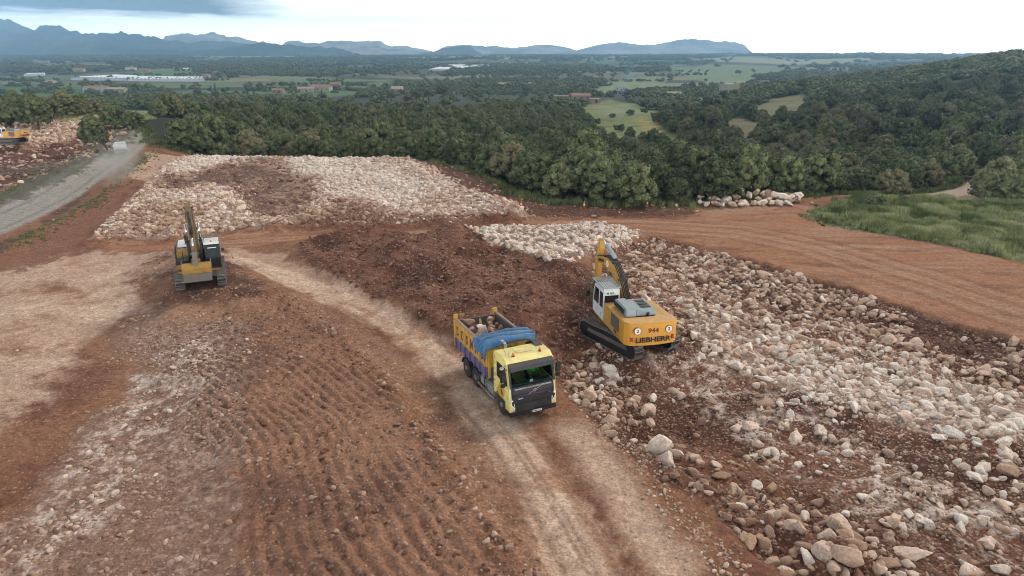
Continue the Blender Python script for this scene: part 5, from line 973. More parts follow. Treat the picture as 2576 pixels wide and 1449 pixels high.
MB().prism([(2.2, 1.15), (2.2, 1.2), (2.6, 1.72), (2.95, 1.72), (3.12, 1.45), (3.08, 1.15), (2.85, 1.0), (2.5, 1.0)], -W_ - .034, -W_ - .03, 0).build('door_graphic', M['tipy'], cb, label='oval orange graphic on the door'); MB().prism([(2.75, 1.1), (2.6, 1.35), (2.8, 1.4), (2.95, 1.15)], -W_ - .038, -W_ - .034, 0).build('door_mark', M['maroon'], cb)
MB().box(CX0, CX0 + .05, -W_ + .03, W_ - .03, 1.0, 2.95, .01).build('back_wall', M['cab'], cb)
m = MB(); m.prism([(CX0, 2.9), (CX0 + .05, 3.0), (CX0 + .25, 3.06), (3.0, 3.04), (3.3, 2.86), (3.36, 2.8), (3.3, 2.76), (3.0, 2.93)], -W_ - .03, W_ + .03, .02); rf = m.build('roof', M['cab'], cb)
MB().box(2.15, 2.75, -.42, .38, 3.055, 3.075, .01).build('roof_hatch', M['cab'], rf)
MB().box(CX0, 3.5, -W_ + .03, W_ - .03, .95, 1.02, .01).build('cab_floor', M['interior'], cb)
# windscreen, visor, front panels
o = link(bpy.data.objects.new('windscreen', npmesh('windscreen', [(3.41, -1.12, 2.62), (3.41, 1.12, 2.62), (3.65, 1.12, 1.80), (3.65, -1.12, 1.80)], [(0, 3, 2, 1)], wsg))); o.parent = cb
m = MB(); m.prism([(3.30, 2.86), (3.52, 2.74), (3.58, 2.55), (3.55, 2.53), (3.45, 2.68), (3.28, 2.80)], -W_ + .02, W_ - .02, .008); m.build('sun_visor', M['black'], cb)
m = MB(); m.prism([(3.42, 2.66), (3.62, 1.76), (3.66, 1.76), (3.46, 2.66)], -W_ - .0, -W_ + .1, .005); m.prism([(3.42, 2.66), (3.62, 1.76), (3.66, 1.76), (3.46, 2.66)], W_ - .1, W_, .005); m.build('windscreen_pillar', M['black'], cb)
m = MB(); m.prism([(3.4, 1.0), (3.4, 1.78), (3.66, 1.78), (3.74, 1.5), (3.76, 1.0)], -1.12, 1.12, .03); m.build('front_panel', M['black'], cb)
for sd_ in (-1, 1):
    m = MB(); m.prism([(3.3, 1.0), (3.3, 1.78), (3.58, 1.78), (3.64, 1.4), (3.62, 1.0)], sd_ * 1.125, sd_ * 1.245, .02); m.build('corner_panel', M['white'] , cb)
    m = MB(); m.prism([(3.2, .58), (3.2, 1.28), (3.66, 1.32), (3.72, .95), (3.72, .58)], sd_ * .985, sd_ * 1.262, .03); cp = m.build('lamp_housing', M['cab'], cb)
    m = MB(); m.prism([(sd_ * .97, .72), (sd_ * 1.0, .7), (sd_ * 1.2, .98), (sd_ * 1.235, 1.2), (sd_ * 1.05, 1.22)], 3.70, 3.745, .005, 'x'); hl_ = m.build('headlight', M['lens'], cb)
    MB().prism([(sd_ * 1.02, .82), (sd_ * 1.15, .98), (sd_ * 1.18, 1.14), (sd_ * 1.09, 1.15)], 3.745, 3.755, 0, 'x').build('lamp_inner', M['black'], hl_); MB().box(3.70, 3.74, sd_ * 1.08 - .12, sd_ * 1.08 + .12, .60, .67, .01).build('fog_lamp', M['alu'], cb)
m = MB(); m.prism([(3.3, .38), (3.3, .58), (3.72, .58), (3.80, .52), (3.78, .38)], -1.25, 1.25, .03); bu = m.build('bumper', M['black'], T_); bu.location.x = -.34
m = MB(); m.prism([(3.5, .6), (3.5, 1.0), (3.78, 1.0), (3.80, .6)], -.98, .98, .02); gr = m.build('lower_grille', M['black'], cb)
m = MB()
for k in range(3): m.box(3.775, 3.80, -.88, .88, .68 + k * .13, .70 + k * .13, .003)
for k in range(2): m.box(3.755, 3.775, -.9, .9, 1.12 + k * .14, 1.135 + k * .14, .003)
m.build('grille_bar', M['interior'], cb); MB().box(3.735, 3.772, -.95, .95, 1.34, 1.40, .004).build('purple_stripe', M['dpurple'], cb)
m = MB(); m.prism([(3.655, 1.70), (3.70, 1.66), (3.71, 1.69), (3.67, 1.73)], -.98, .98, 0); m.build('chrome_strip', M['alu'], cb)
m = MB(); m.box(-.006, .006, -.42, .42, -.012, .012, 0, Matrix.Translation((3.745, .05, 1.53)) @ Matrix.Rotation(R(24), 4, 'X')); em = m.build('emblem_bar', M['alu'], cb)
m = MB(); bmesh.ops.create_circle(m.bm, segments=4, radius=.001); m.bm.clear()
for k in range(20): a, a2 = 6.283 * k / 20, 6.283 * (k + 1) / 20; m.cyl((3.755, .05 + .075 * math.cos(a), 1.53 + .075 * math.sin(a)), (3.755, .05 + .075 * math.cos(a2), 1.53 + .075 * math.sin(a2)), .013, 6)
m.build('ring', M['alu'], em)
text(None, 'lettering', 'VOLVO', (3.79, -.72, 1.25), FRONTF, .08, M['wtxt'], cb, .001); text(None, 'lettering', 'FM', (3.79, .84, 1.28), FRONTF, .06, M['alu'], cb)
pl = MB().box(3.795, 3.81, -.12, .42, .42, .54, .002).build('number_plate', M['wtxt'], T_); pl.location.x = -.34; MB().box(3.81, 3.813, -.12, -.07, .425, .535, 0).build('plate_band', M['blue'], pl); text(None, 'plate_text', '7086 LLB', (3.815, .17, .48), FRONTF, .105, M['txt'], pl, .001, .002)
for k, ch in enumerate('DOSMAS'): text(None, 'lettering', ch, (CX0 + .16, -W_ - .035, 2.72 - k * .29), RIGHTF, .24, M['txt'], cb, -.002, .003, .8)
for yy in (-.72, .72): bq = MB().lathe([(.075, 0), (.075, .04), (.06, .05)], (2.95 , yy, 3.03), 'z', 16).build('beacon', M['black'], cb); MB().lathe([(.058, .05), (.06, .12), (.04, .17), (.01, .18)], (2.95, yy, 3.03), 'z', 16).build('beacon_lens', M['amber'], bq, True)
m = MB(); m.tube([(2.75, -1.0, 3.03), (2.6, -1.12, 3.5)], .008); m.tube([(3.2, -1.05, 2.95), (3.15, -1.05, 3.35)], .008); m.build('antenna', M['black'], cb)
for sd_ in (-1, 1):
    m = MB(); m.tube([(3.35, sd_ * 1.22, 2.62), (3.45, sd_ * 1.45, 2.66), (3.45, sd_ * 1.45, 2.5)], .025); m.tube([(3.4, sd_ * 1.22, 1.85), (3.45, sd_ * 1.45, 1.9)], .025); m.box(3.38, 3.5, sd_ * 1.48 - .15, sd_ * 1.48 + .15, 2.05, 2.55, .05); m.box(3.38, 3.5, sd_ * 1.48 - .14, sd_ * 1.48 + .14, 1.8, 2.02, .05); m.build('mirror', M['black'], cb)
m = MB(); m.tube([(3.2, -1.2, 2.72), (3.3, -1.42, 2.82), (3.42, -1.5, 2.78)], .03); m.box(3.3, 3.45, -1.62, -1.42, 2.68, 2.82, .04); m.build('kerb_mirror', M['alu'], cb)
for yy, a in ((-.35, .5), (.45, .5)): MB().tube([(3.69, yy, 1.80), (3.63, yy + .55, 1.93)], .012).build('wiper', M['black'], cb)
# inside
MB().prism([(3.15, 1.4), (3.15, 1.82), (3.5, 1.86), (3.56, 1.4)], -1.1, 1.1, .04).build('dashboard', M['teal'], cb); MB().box(3.50, 3.52, -.1, .08, 1.86, 1.98, .0).build('paper', M['wtxt'], cb)
for yy in (-.6, .6): m = MB(); m.box(2.05, 2.55, yy - .27, yy + .27, 1.35, 1.52, .05); m.box(1.98, 2.1, yy - .26, yy + .26, 1.5, 2.25, .05); m.box(1.98, 2.08, yy - .13, yy + .13, 2.25, 2.5, .04); m.build('seat', M['seat'], cb)
m = MB()
for k in range(20): a, a2 = 6.283 * k / 20, 6.283 * (k + 1) / 20; f = lambda q: (2.95 + .09 * math.sin(q), .6 + .23 * math.cos(q), 1.90 + .21 * math.sin(q)); m.cyl(f(a), f(a2), .016, 6)
m.cyl((2.95, .6, 1.9), (3.2, .6, 1.6), .03); m.build('steering_wheel', M['black'], cb)
# exhaust and intake
m = MB(); m.tube([(1.35, -.55, 1.1), (1.35, -.55, 3.25), (1.28, -.62, 3.4), (1.18, -.7, 3.46)], .065, 12); m.build('exhaust_stack', M['alu'], T_, True)
pr = [(1.25 + .0, 1.3), (1.25, 2.9), (1.3, 3.12), (1.42, 3.2), (1.47, 3.0), (1.47, 1.3)]; MB().prism(pr, .55, 1.15, .04).build('air_intake', M['black'], T_); MB().prism([(1.3, 2.8), (1.25, 3.1), (1.35, 3.26), (1.75, 3.3), (2.1, 3.2), (1.75, 3.22), (1.45, 3.15), (1.4, 2.8)], .75, 1.18, .02).build('air_deflector', M['black'], T_)
# tipper body
tb = empty('tipper_body', (0, 0, 0), 0, T_); B0, B1, ZB, ZT = -3.8, .62, 1.26, 2.84
MB().box(B0, B1, -1.2, 1.2, ZB, ZB + .09, .01).build('bed_floor', M['steel'], tb)
for sd_ in (-1, 1):
    m = MB(); m.box(B0, B1, sd_ * 1.22 - .03, sd_ * 1.22 + .03, ZB + .55, ZT, .005); sw = m.build('side_panel', M['tipy'], tb)
    m = MB(); m.box(B0, B1, sd_ * 1.22 - .032, sd_ * 1.22 + .032, ZB, ZB + .55, .005); m.build('lower_side_panel', M['purple'], tb)
    m = MB(); m.box(B0 - .03, B1, sd_ * 1.22 - .07, sd_ * 1.22 + .09, ZT, ZT + .10, .02); m.build('top_rail', M['rust'], tb)
    for k in range(7):
        xx = B0 + .12 + k * .69; MB().box(xx - .06, xx + .06, sd_ * 1.25 if sd_ > 0 else -1.33, 1.33 if sd_ > 0 else -1.25, ZB + .55, ZT - .002, .012).build('rib', M['tipy'], tb); MB().box(xx - .06, xx + .06, sd_ * 1.25 if sd_ > 0 else -1.33, 1.33 if sd_ > 0 else -1.25, ZB - .02, ZB + .548, .012).build('lower_rib', M['purple'], tb)
    m = MB(); m.box(B0 - .1, B0 + .08, sd_ * 1.2 - .1, sd_ * 1.2 + .12, ZB, ZT + .30, .02); m.build('rear_post', M['tipy'], tb)
    for k, ch in enumerate('DOSMAS'):
        q = k if sd_ < 0 else 5 - k; text(None, 'lettering', ch, (B0 + .46 + q * .67, sd_ * 1.262, ZB + 1.0), RIGHTF if sd_ < 0 else LEFTF, .72, M['ptxt'], tb, .02, .006, .8)
m = MB(); m.box(B1 - .05, B1, -1.2, 1.2, ZB + .5, ZT + .25, .01); m.build('front_wall', M['tipy'], tb); m = MB(); m.box(B1 - .05, B1 + .003, -1.2, 1.2, ZB, ZB + .5, .01); m.build('lower_front_wall', M['purple'], tb)
for yy in (-1.12, -.5, .5, 1.12): MB().box(B1, B1 + .09, yy - .07, yy + .07, ZB, ZT + .2, .015).build('front_rib', M['tipy'], tb)
m = MB(); m.cyl((B1 + .1, 0, 1.1), (B1 + .12, 0, 2.75), .1, 14); m.box(B1 + .02, B1 + .2, -.25, .25, 2.2, 2.6, .02); m.build('lift_ram', M['black'], tb)
MB().box(B0 - .06, B0 - .01, -1.1, 1.1, ZB, ZT - .1, .01).build('tailgate', M['steel'], tb)
for sd_ in (-1, 1): MB().box(B0 + .02, B1 - .06, sd_ * 1.17 - .012, sd_ * 1.17 + .012, ZB + .1, ZT, .0).build('liner', M['steel'], tb)
# tarpaulin folded forward over the front of the body
nx, ny = 60, 110; V = np.zeros((nx, ny, 3)); _a, _b = np.meshgrid(np.arange(nx) / nx * 3, np.arange(ny) / ny * 8, indexing='ij'); CR = 1 - 3 * np.abs(fbm(_a + 9, _b * .6, 1.6, 4, 210))
for i in range(nx):
    for j in range(ny):
        q = i / (nx - 1); w = (j / (ny - 1) - .5) * 2; L = w * 2.05; fx = B1 + .22 - q * 1.3
        yy = np.clip(L, -1.36, 1.36); hang = abs(L) - 1.36; zz = ZT + .40 + .10 * math.cos(yy * 1.1) - max(0, hang) * (1.0 if q < .75 else .8) - .28 * max(0, q - .45) ** 1.2
        yy += math.copysign(min(.06, max(0, hang) * .2), L)
        if q < .10: zz -= (.10 - q) * 3.6
        fo = .06 * math.sin(q * 19 + .9 * math.sin(w * 2.1 + 1)) + .04 * math.sin(q * 37 + 1.7 * math.sin(w * 3.1)) + .012 * math.sin(w * 17 + q * 5)
        if hang > 0: yy += math.copysign(fo * 1.3, L); fx += .09 * math.sin(hang * 6 + q * 4)
        else: zz += fo + .03 * float(CR[i, j])
        yy += .025 * float(CR[j % nx, i])
        V[i, j] = (fx, yy, zz)
i_ = np.arange((nx - 1) * ny).reshape(nx - 1, ny)[:, :-1].ravel(); me = npmesh('tarpaulin', V.reshape(-1, 3), np.stack([i_, i_ + 1, i_ + ny + 1, i_ + ny], 1), M['blue'], True); o = link(bpy.data.objects.new('tarpaulin', me)); o.parent = tb; md = o.modifiers.new('thick', 'SOLIDIFY'); md.thickness = .02
# load
TM = Matrix.Translation(TRUCK[:3]) @ Matrix.Rotation(TRUCK[3], 4, 'Z')
gx, gy = np.meshgrid(np.linspace(B0 + .03, B1 - .07, 60), np.linspace(-1.155, 1.155, 34), indexing='ij'); gz = 2.4 + .25 * np.exp(-((gx + 1.6) / 1.3) ** 2) * np.exp(-(gy / .9) ** 2) + .12 * fbm(gx + 50, gy, 1.6, 4, 200)
i_ = np.arange(59 * 34).reshape(59, 34)[:, :-1].ravel(); V = np.stack([gx, gy, gz], -1).reshape(-1, 3); me = npmesh('soil_load', V, np.stack([i_, i_ + 1, i_ + 35, i_ + 34], 1), soilm, True); o = link(bpy.data.objects.new('soil_load', me)); o.matrix_world = TM; tag(o, 'dark red soil filling the tipper body', 'soil', kind='stuff')
LD = [(-3.2, -.55, .42, .45, 'brown rock in the rear right corner of the tipper load'), (-2.75, -.1, .33, .95, 'greenish white rock near the back of the tipper load'), (-2.9, .55, .26, .4, 'small brown rock by the far side of the load'), (-2.35, .35, .28, .4, 'flat tan rock in the middle of the load'), (-1.75, -.45, .42, .85, 'biggest cream rock in front of the tarpaulin'),
      (-2.2, -.25, .27, .7, 'cream rock behind the biggest one in the load'), (-1.6, .1, .28, .5, 'tan rock left of the biggest load rock'), (-1.1, -.3, .25, .9, 'pale rock half under the tarpaulin'), (-1.9, .75, .26, .3, 'dark rock against the liner'), (-3.2, .1, .24, .45, 'brown rock against the tailgate'), (-1.2, .5, .28, .35, 'brown rock under the tarpaulin edge'), (-2.6, .85, .22, .35, 'small dark rock by the far wall'), (-3.4, .75, .3, .6, 'tan rock in the far rear corner of the tipper load'), (-2.5, -.75, .27, .5, 'tan rock by the near rail of the tipper'), (-1.5, -.85, .24, .6, 'small cream rock by the near rail close to the tarpaulin'), (-2.05, .3, .2, .75, 'small pale rock in the centre of the load')]
for k, (x, y, s, tt, lab) in enumerate(LD): p = TM @ Vector((x - .15, y, 2.56 + (.12 if s > .35 else 0))); rock_object('rock', BLD[k % 8], p, (s, s * .9, s * .9), (.3 * k, .2 * k, k), tt, lab, 'rock', 'rocks loaded in the tipper')
# driver
skin, t, b = newmat('skin', .6); b.inputs['Base Color'].default_value = (.35, .19, .13, 1); hv, t, b = newmat('hi_vis_fabric', .8); b.inputs['Base Color'].default_value = (.15, .65, .07, 1); hairm, t, b = newmat('dark_hair', .8); b.inputs['Base Color'].default_value = (.03, .02, .015, 1)
def skin_mesh(name, verts, edges, rad, mat, parent, root=0):
    me = bpy.data.meshes.new(name); me.from_pydata(verts, edges, []); me.materials.append(mat); o = link(bpy.data.objects.new(name, me)); o.parent = parent
    s = o.modifiers.new('skin', 'SKIN'); s.use_smooth_shade = True
    for k, r in enumerate(rad): me.skin_vertices[0].data[k].radius = (r, r) if not hasattr(r, '__len__') else r
    me.skin_vertices[0].data[root].use_root = True; sb = o.modifiers.new('sub', 'SUBSURF'); sb.levels = 1; sb.render_levels = 2; return o
dp = TM @ Vector((1.98, .6, 1.58)); per = empty('person', dp, TRUCK[3]); tag(per, 'driver in bright green hi-vis jacket behind the truck\'s windscreen, hands on the wheel', 'person')
v = [(0, 0, .05), (.04, 0, .28), (.08, 0, .48), (.11, 0, .60), (.16, 0, .70), (.19, 0, .80)]; e_ = [(0, 1), (1, 2), (2, 3), (3, 4), (4, 5)]; rd = [(.17, .15), (.16, .14), (.16, .13), .06, .075, .085]
for s in (-1, 1):
    k = len(v); v += [(.08, s * .20, .50), (.26, s * .27, .34), (.52, s * .20, .42), (.60, s * .18, .44)]; e_ += [(2, k), (k, k + 1), (k + 1, k + 2), (k + 2, k + 3)]; rd += [.07, .052, .036, (.04, .02)]
    for f in range(4): kk = len(v); v += [(.66, s * (.15 + .022 * f), .46), (.68, s * (.15 + .022 * f), .42)]; e_ += [(k + 3, kk), (kk, kk + 1)]; rd += [.011, .009]
    kk = len(v); v += [(.62, s * .13, .47)]; e_ += [(k + 3, kk)]; rd += [.012]
    k = len(v); v += [(.15, s * .11, .03), (.48, s * .16, .05), (.58, s * .16, -.35), (.70, s * .16, -.38)]; e_ += [(0, k), (k, k + 1), (k + 1, k + 2), (k + 2, k + 3)]; rd += [.085, .07, .05, .04]
skin_mesh('body', v, e_, rd, skin, per)
v = [(0, 0, .03), (.04, 0, .28), (.08, 0, .48), (.10, 0, .55)]; e_ = [(0, 1), (1, 2), (2, 3)]; rd = [(.2, .18), (.19, .17), (.19, .155), .08]
for s in (-1, 1): k = len(v); v += [(.08, s * .21, .50), (.26, s * .28, .34), (.46, s * .22, .40)]; e_ += [(2, k), (k, k + 1), (k + 1, k + 2)]; rd += [.09, .075, .055]
skin_mesh('hi_vis_jacket', v, e_, rd, hv, per)
V, Fc = ico(3); me = npmesh('hair', V[:, :] * [.098, .088, .10] + [.165, 0, .835], Fc[(V[Fc].mean(1)[:, 2] > -.1) & ((V[Fc].mean(1)[:, 0] < .45) | (V[Fc].mean(1)[:, 2] > .6))], hairm, True, 3); o = link(bpy.data.objects.new('hair', me)); o.parent = per
# ---------------------------------------------------------------- white truck on the grey road, with its dust
wx, wy = P(458, 590 * .6708 - 1.5) if False else P(307, 394); d_ = Vector((GREY[5][0] - GREY[3][0], GREY[5][1] - GREY[3][1])); wa = R(117)
W = empty('light_truck', (wx, wy, hz(wx, wy) + .02), wa); tag(W, 'small white tipper truck driving away on the dusty grey road', 'truck'); W.scale = (.82,) * 3
for sd_ in (-1, 1):
    for xx in (-1.5, 1.5): wheel(W, xx, sd_ * .85, sd_, False, .42)
MB().box(-2.6, 2.3, -.5, .5, .55, .75, .02).build('chassis', M['black'], W)
m = MB(); m.box(-2.7, .9, -1.08, 1.08, .85, .92, .01); m.box(-2.7, .9, -1.1, -1.05, .85, 2.2, .01); m.box(-2.7, .9, 1.05, 1.1, .85, 2.2, .01); m.box(.85, .9, -1.05, 1.05, .85, 2.1, .01); m.build('load_bed', M['white'], W)
MB().box(-2.75, -2.7, -1.08, 1.08, 1.35, 2.3, .01).build('tailgate', M['white'], W); MB().box(-2.77, -2.7, -1.05, 1.05, .5, 1.3, .02).build('rear_panel', M['grey'], W); MB().box(-2.80, -2.76, .55, .95, .55, .7, .01).build('rear_lamp', M['lens'], W); MB().box(-2.80, -2.76, -.95, -.55, .55, .7, .01).build('rear_lamp', M['red'], W)
m = MB(); m.prism([(1.0, .6), (1.0, 2.25), (1.2, 2.35), (2.1, 2.3), (2.55, 1.5), (2.65, .6)], -.98, .98, .05); wc = m.build('cab', M['white'], W); MB().box(.985, .999, -.7, .7, 1.6, 2.1, 0).build('rear_window', dgl, wc); MB().prism([(1.4, 1.45), (1.4, 2.1), (2.1, 2.1), (2.4, 1.45)], -1.0, 1.0, 0).build('side_window', dgl, wc)
def vol(name, color, dens, thr=(.45, .75), scale=.25, an=.3):
    m = bpy.data.materials.new(name); m.use_nodes = True; t = m.node_tree; t.nodes.clear(); o_ = t.nodes.new('ShaderNodeOutputMaterial'); pv = t.nodes.new('ShaderNodeVolumePrincipled'); tc_ = t.nodes.new('ShaderNodeTexCoord'); mp_ = t.nodes.new('ShaderNodeMapping'); mp_.inputs['Location'].default_value = (-1, -1, -1); mp_.inputs['Scale'].default_value = (2, 2, 2); t.links.new(tc_.outputs['Generated'], mp_.inputs[0])
    ln = t.nodes.new('ShaderNodeVectorMath'); ln.operation = 'LENGTH'; t.links.new(mp_.outputs[0], ln.inputs[0]); n_ = noise(t, tc_.outputs['Object'], scale, 4, .6)
    f = mth(t, 'MULTIPLY', ramp(t, ln.outputs['Value'], [(.1, 1), (.95, 0)]), ramp(t, n_, [(thr[0] - .1, 0), (thr[1], 1)])); t.links.new(mth(t, 'MULTIPLY', f, dens), pv.inputs['Density']); pv.inputs['Color'].default_value = (*color, 1); pv.inputs['Anisotropy'].default_value = an
    t.links.new(pv.outputs[0], o_.inputs['Volume']); return m
def blob(name, loc, size, rz, mat, label, cat):
    V, Fc = ico(3); me = npmesh(name, V, Fc, mat, True, 3); o = link(bpy.data.objects.new(name, me)); o.location = loc; o.scale = size; o.rotation_euler = (0, 0, rz) if not hasattr(rz, '__len__') else rz; tag(o, label, cat, kind='stuff')
back = Vector((-math.cos(wa), -math.sin(wa))); dm = vol('road_dust', (.95, .90, .84), .26, (.4, .7), 3.0); c_ = Vector((wx, wy)) + back * 19
blob('dust', (c_.x, c_.y, 1.4), (19, 3.6, 1.9), wa, dm, 'grey dust cloud trailing behind the small white truck', 'dust'); c_ = Vector((wx, wy)) + back * 4; blob('dust', (c_.x + 1.0, c_.y + .5, 1.2), (6, 3.2, 1.7), wa, dm, 'dust billowing round the tail of the small white truck', 'dust')
sm_ = at(1558, 245); blob('smoke', (sm_[0] + 6, sm_[1], height(np.array([sm_[0]]), np.array([sm_[1]]))[0] + 17), (9, 10, 24), (0, .35, 0), vol('blue_smoke', (.55, .75, 1.0), .05, (.35, .7), 1.6, 0), 'thin blue bonfire smoke rising beyond the green slope', 'smoke')
# ---------------------------------------------------------------- cones
for k, (u, v_, lab) in enumerate([(1311, 537, 'orange marker cone by the tip of the rock spread'), (1469, 529, 'orange marker cone in the red soil between the two others'), (1627, 523, 'orange marker cone nearest the boulder heap')]):
    x, y = P(u, v_); e = empty('traffic_cone', (x, y, hz(x, y) - .02)); tag(e, lab, 'cone', 'marker cones along the wood')
    MB().box(-.22, .22, -.22, .22, 0, .05, .01).build('base', M['amber'], e); MB().lathe([(.17, .05), (.12, .38), (.10, .55), (.05, .85), (.03, .9)], (0, 0, 0), 'z', 16).build('cone_body', M['amber'], e, True); MB().lathe([(.125, .40), (.105, .56), (.10, .56)], (0, 0, 0), 'z', 16).build('white_band', M['wtxt'], e, True)
# ---------------------------------------------------------------- buildings
def wallm(name, c):
    m, t, b = newmat(name, .9); tc_ = nd(t, 'ShaderNodeTexCoord'); n_ = noise(t, tc_.outputs['Object'], .8, 5, .6); t.links.new(mix(t, ramp(t, n_, [(.35, 0), (.7, 1)]), c, tuple(q * .7 for q in c)), b.inputs['Base Color']); return m
BW = dict(white=wallm('white_render', (.62, .60, .56)), pink=wallm('pink_stone', (.42, .29, .23)), cream=wallm('cream_stone', (.50, .42, .32)), tile=wallm('clay_tiles', (.36, .21, .15)), palet=wallm('pale_tiles', (.46, .34, .27)), dark=wallm('dark_opening', (.03, .03, .03)), ruin=wallm('ruin_stone', (.40, .27, .21)), plastic=wallm('white_plastic', (.80, .83, .85)))
def house(u, v_, w, d, h, wall, roof, label, rz=0, flat=False, nw=3, name='farmhouse', group=None, dz=0):
    x, y = at(u, v_); z = hz(x, y) + dz; e = empty(name, (x, y, z), rz); tag(e, label, 'house' if name != 'ruin' else 'ruin', group)
    MB().box(-w / 2, w / 2, -d / 2, d / 2, -2, h, 0).build('wall', BW[wall], e)
    if roof:
        if flat: m = MB(); m.box(-w / 2 - .2, w / 2 + .2, -d / 2 - .2, d / 2 + .2, h, h + .35, 0)
        else: m = MB(); m.prism([(-d / 2 - .4, h - .05), (0, h + d * .22), (d / 2 + .4, h - .05)], -w / 2 - .4, w / 2 + .4, 0, 'x')
        m.build('roof', BW[roof], e)
        if not flat: MB().box(w * .2, w * .2 + .9, -.5, .4, h, h + d * .22 + 1.0, 0).build('chimney', BW[wall], e)
    for k in range(nw):
        xx = -w / 2 + (k + .5) * w / nw; MB().box(xx - .6, xx + .6, -d / 2 - .03, -d / 2 + .02, h * .45, h * .45 + 1.4, 0).build('window', BW['dark'], e)
    MB().box(w * .05, w * .05 + 1.3, -d / 2 - .04, -d / 2 + .02, 0, 2.3, 0).build('door', BW['dark'], e)
house(245, 233, 30, 12, 6, 'white', 'tile', 'white farmhouse with clay tile roof in the valley at left', .12, nw=5); house(232, 232, 12, 9, 4.5, 'cream', 'palet', 'low cream annex on the left end of the white farmhouse', .1, nw=2); house(296, 234, 22, 9, 5, 'cream', 'palet', 'long pale barn right of the white farmhouse', 0, nw=4)
house(771, 231, 22, 9, 4.5, 'cream', 'palet', 'low cream house left of the villa in the middle valley', 0, nw=3); house(810, 231, 26, 12, 7, 'cream', 'tile', 'two storey stone villa in the middle valley', -.15, nw=4); house(700, 234, 14, 8, 4, 'pink', 'tile', 'small roof half hidden left of the villa', 0, nw=2)
house(1412, 254, 14, 7, 5, 'ruin', None, 'roofless pink stone ruin left of the red roofed barn', .05, name='ruin', nw=2); house(1460, 254, 17, 8, 5, 'pink', 'tile', 'red roofed stone barn above the green slope', .05, nw=3); house(1495, 259, 9, 6, 3.6, 'ruin', None, 'low broken stone walls right of the red roofed barn', .2, name='ruin', nw=1)
house(1694, 246, 13, 8, 4, 'cream', 'palet', 'small cream cottage beyond the green slope', -.1, nw=2); house(1833, 244, 13, 10, 10, 'cream', 'cream', 'square pale block house among trees on the right hillside', .5, True, nw=2); house(1309, 215, 26, 9, 4, 'pink', 'tile', 'pink house in the trees right of the skyline pines', 0, nw=3); house(1340, 216, 14, 8, 4, 'pink', 'palet', 'smaller pink house right of the pink house in the trees', .1, nw=2)
house(1560, 228, 16, 6, 3.5, 'white', 'dark', 'dark roofed open shed in the pale field', 0, True, nw=2, name='shed')
for k, (u, v_) in enumerate([(115, 161), (200, 180), (330, 176), (365, 181), (460, 160), (610, 168), (640, 162), (520, 196), (130, 215), (845, 222), (1000, 235), (1200, 205), (1265, 222)]):
    house(u, v_, 26 if v_ < 190 else 14, 12, 6, ['pink', 'cream', 'white'][k % 3], 'tile' if k % 2 else 'palet', 'small distant %s house on the plain, %s' % (['pink', 'cream', 'white'][k % 3], ['high up at far left', 'over the grassy strip at left', 'by the trees above the greenhouses', 'right of the trees above the greenhouses', 'beyond the upper green field', 'in the brown orchard', 'behind the brown orchard', 'right above the greenhouse row', 'lone in the left green field', 'right of the villa', 'between field and pines', 'under the white plastic roofs', 'above the pink houses'][k]), 0, nw=0)
rs = random.Random(5)
for k in range(46):
    u = rs.choice([rs.gauss(620, 60), rs.gauss(800, 120), rs.uniform(400, 1150), rs.gauss(1700, 60)]); v_ = 134 + rs.uniform(.5, 7); x, y = at(u, v_); z = hz(x, y); w = rs.uniform(14, 34)
    m = MB(); m.box(-w / 2, w / 2, -8, 8, -3, rs.uniform(7, 12), 0); m.prism([(-9, 8), (0, 12), (9, 8)], -w / 2, w / 2, 0, 'x'); o = m.build('village_house', BW[rs.choice(['white', 'cream', 'white'])], None); o.location = (x, y, z); tag(o, 'pale village house far off on the plain under the mountains', 'house', 'far village houses')
def greenhouse(pts, label, n):
    A, B, Cc, D = [Vector((*at(*p), 0)) for p in pts]; z = max(hz(q.x, q.y) for q in (A, B, Cc, D)) + .3; e = empty('greenhouse', (A.x, A.y, z)); tag(e, label, 'greenhouse', 'white plastic greenhouses'); m = MB(); V = []; Fq = []; o0 = A
    for k in range(n * 4 + 1):
        q = k / (n * 4); p0 = A.lerp(B, q); p1 = D.lerp(Cc, q); hh = 3.0 + 1.3 * [0, .8, 1, .8][k % 4]; V += [tuple(p0 - o0 + Vector((0, 0, hh))), tuple(p1 - o0 + Vector((0, 0, hh)))]
        if k: b0 = 2 * k; Fq.append((b0 - 2, b0, b0 + 1, b0 - 1))
    me = npmesh('roof', V, Fq, BW['plastic']); o = link(bpy.data.objects.new('roof', me)); o.parent = e
    V = []; Fq = []
    for a, b_ in ((A, B), (B, Cc), (Cc, D), (D, A)): i = len(V); V += [tuple(a - o0 + Vector((0, 0, -3))), tuple(b_ - o0 + Vector((0, 0, -3))), tuple(b_ - o0 + Vector((0, 0, 3.0))), tuple(a - o0 + Vector((0, 0, 3.0)))]; Fq.append((i, i + 1, i + 2, i + 3))
    o = link(bpy.data.objects.new('wall', npmesh('wall', V, Fq, BW['plastic']))); o.parent = e
greenhouse([(178, 201.5), (345, 203), (345, 194), (290, 192.5)], 'left half of the long row of white plastic greenhouses', 18); greenhouse([(322, 204.5), (515, 204.5), (512, 198), (350, 196)], 'right half of the long row of white plastic greenhouses', 20)
greenhouse([(1078, 178), (1180, 178.5), (1230, 170), (1130, 168)], 'white plastic greenhouse on the rise right of the pines', 14); greenhouse([(1255, 164), (1320, 164.5), (1330, 160.5), (1262, 160)], 'far white strip of greenhouses behind the rise', 8); greenhouse([(60, 192), (112, 190), (114, 187.5), (70, 189)], 'small grey-white greenhouse in the field at far left', 5)
greenhouse([(452, 178), (510, 177), (512, 174), (456, 175)], 'pale greenhouse at the lower edge of the upper green field', 5)
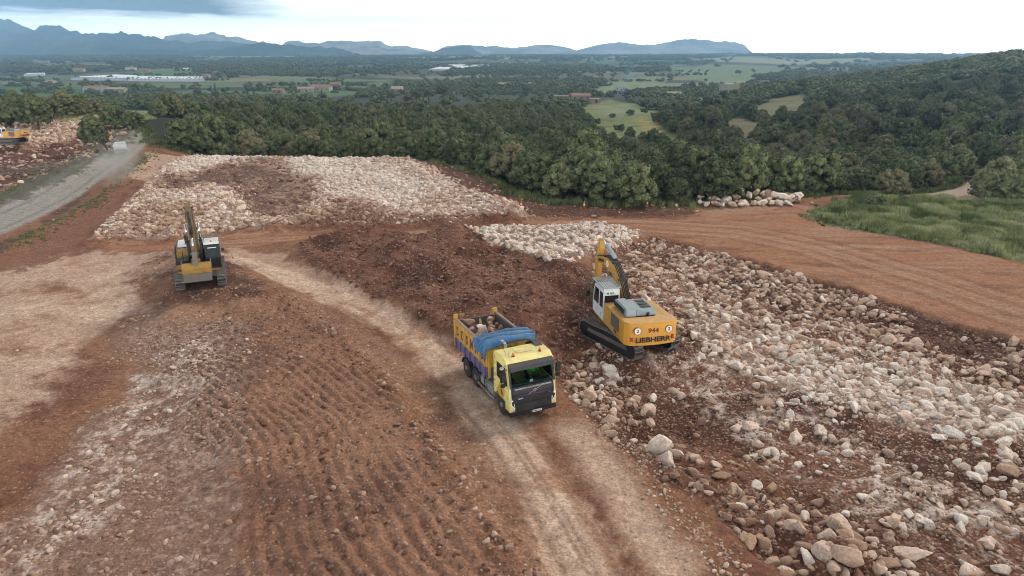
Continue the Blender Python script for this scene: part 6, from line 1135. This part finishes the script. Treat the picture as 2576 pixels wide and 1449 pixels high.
def drywall(pts, h, label, mat='ruin', th=.5):
    P3 = []
    for (a, b_) in zip(pts[:-1], pts[1:]):
        A = Vector(at(*a) if a[1] < 345 else P(*a)); B = Vector(at(*b_) if b_[1] < 345 else P(*b_)); n = max(2, int((B - A).length / 1.2))
        for k in range(n): P3.append(A.lerp(B, k / n))
    m = MB(); rr = random.Random(3)
    for k, p in enumerate(P3[:-1]):
        q = P3[k + 1]; d = q - p; hh = h * rr.uniform(.85, 1.15); m.box(-.05, d.length + .05, -th / 2, th / 2, -.6, hh, .0, Matrix.Translation((p.x, p.y, hz(p.x, p.y))) @ Matrix.Rotation(math.atan2(d.y, d.x), 4, 'Z') @ Matrix.Rotation(rr.uniform(-.02, .02), 4, 'X'))
    o = m.build('stone_wall', BW[mat], None); tag(o, label, 'wall')
drywall([(1405, 300), (1440, 306), (1480, 319)], 1.6, 'pale dry stone wall running down beside the green slope', 'cream'); drywall([(1375, 287), (1405, 286), (1425, 290)], 2.2, 'broken terrace wall among dark trees above the dry stone wall'); drywall([(1372, 305), (1385, 312), (1400, 318)], 2.0, 'short ruined hut wall left of the green slope')
# brushwood on the far red field, white marker post
bw, t, b = newmat('dry_branches', .9); b.inputs['Base Color'].default_value = (.20, .16, .12, 1)
paths = []; rr = random.Random(9); bx, by = P(75, 447)
for k in range(130):
    p = Vector((bx + rr.gauss(0, 3.6), by + rr.gauss(0, 1.8), .2 + rr.random() * .6)); d = Vector((rr.gauss(0, 1), rr.gauss(0, .6), rr.uniform(-.1, .5))).normalized(); l = rr.uniform(.8, 2.6); z0 = hz(p.x, p.y); paths.append([((p.x, p.y, z0 + p.z), .05), ((p.x + d.x * l * .5, p.y + d.y * l * .5, z0 + p.z + d.z * l * .4 + .1), .04), ((p.x + d.x * l, p.y + d.y * l, z0 + p.z + d.z * l * .3), .015)])
me = tube_mesh('brushwood', paths, bw, 5); tag(link(bpy.data.objects.new('brushwood', me)), 'heap of dry cut branches beside the verge', 'brushwood', kind='stuff')
x, y = P(2042, 513)
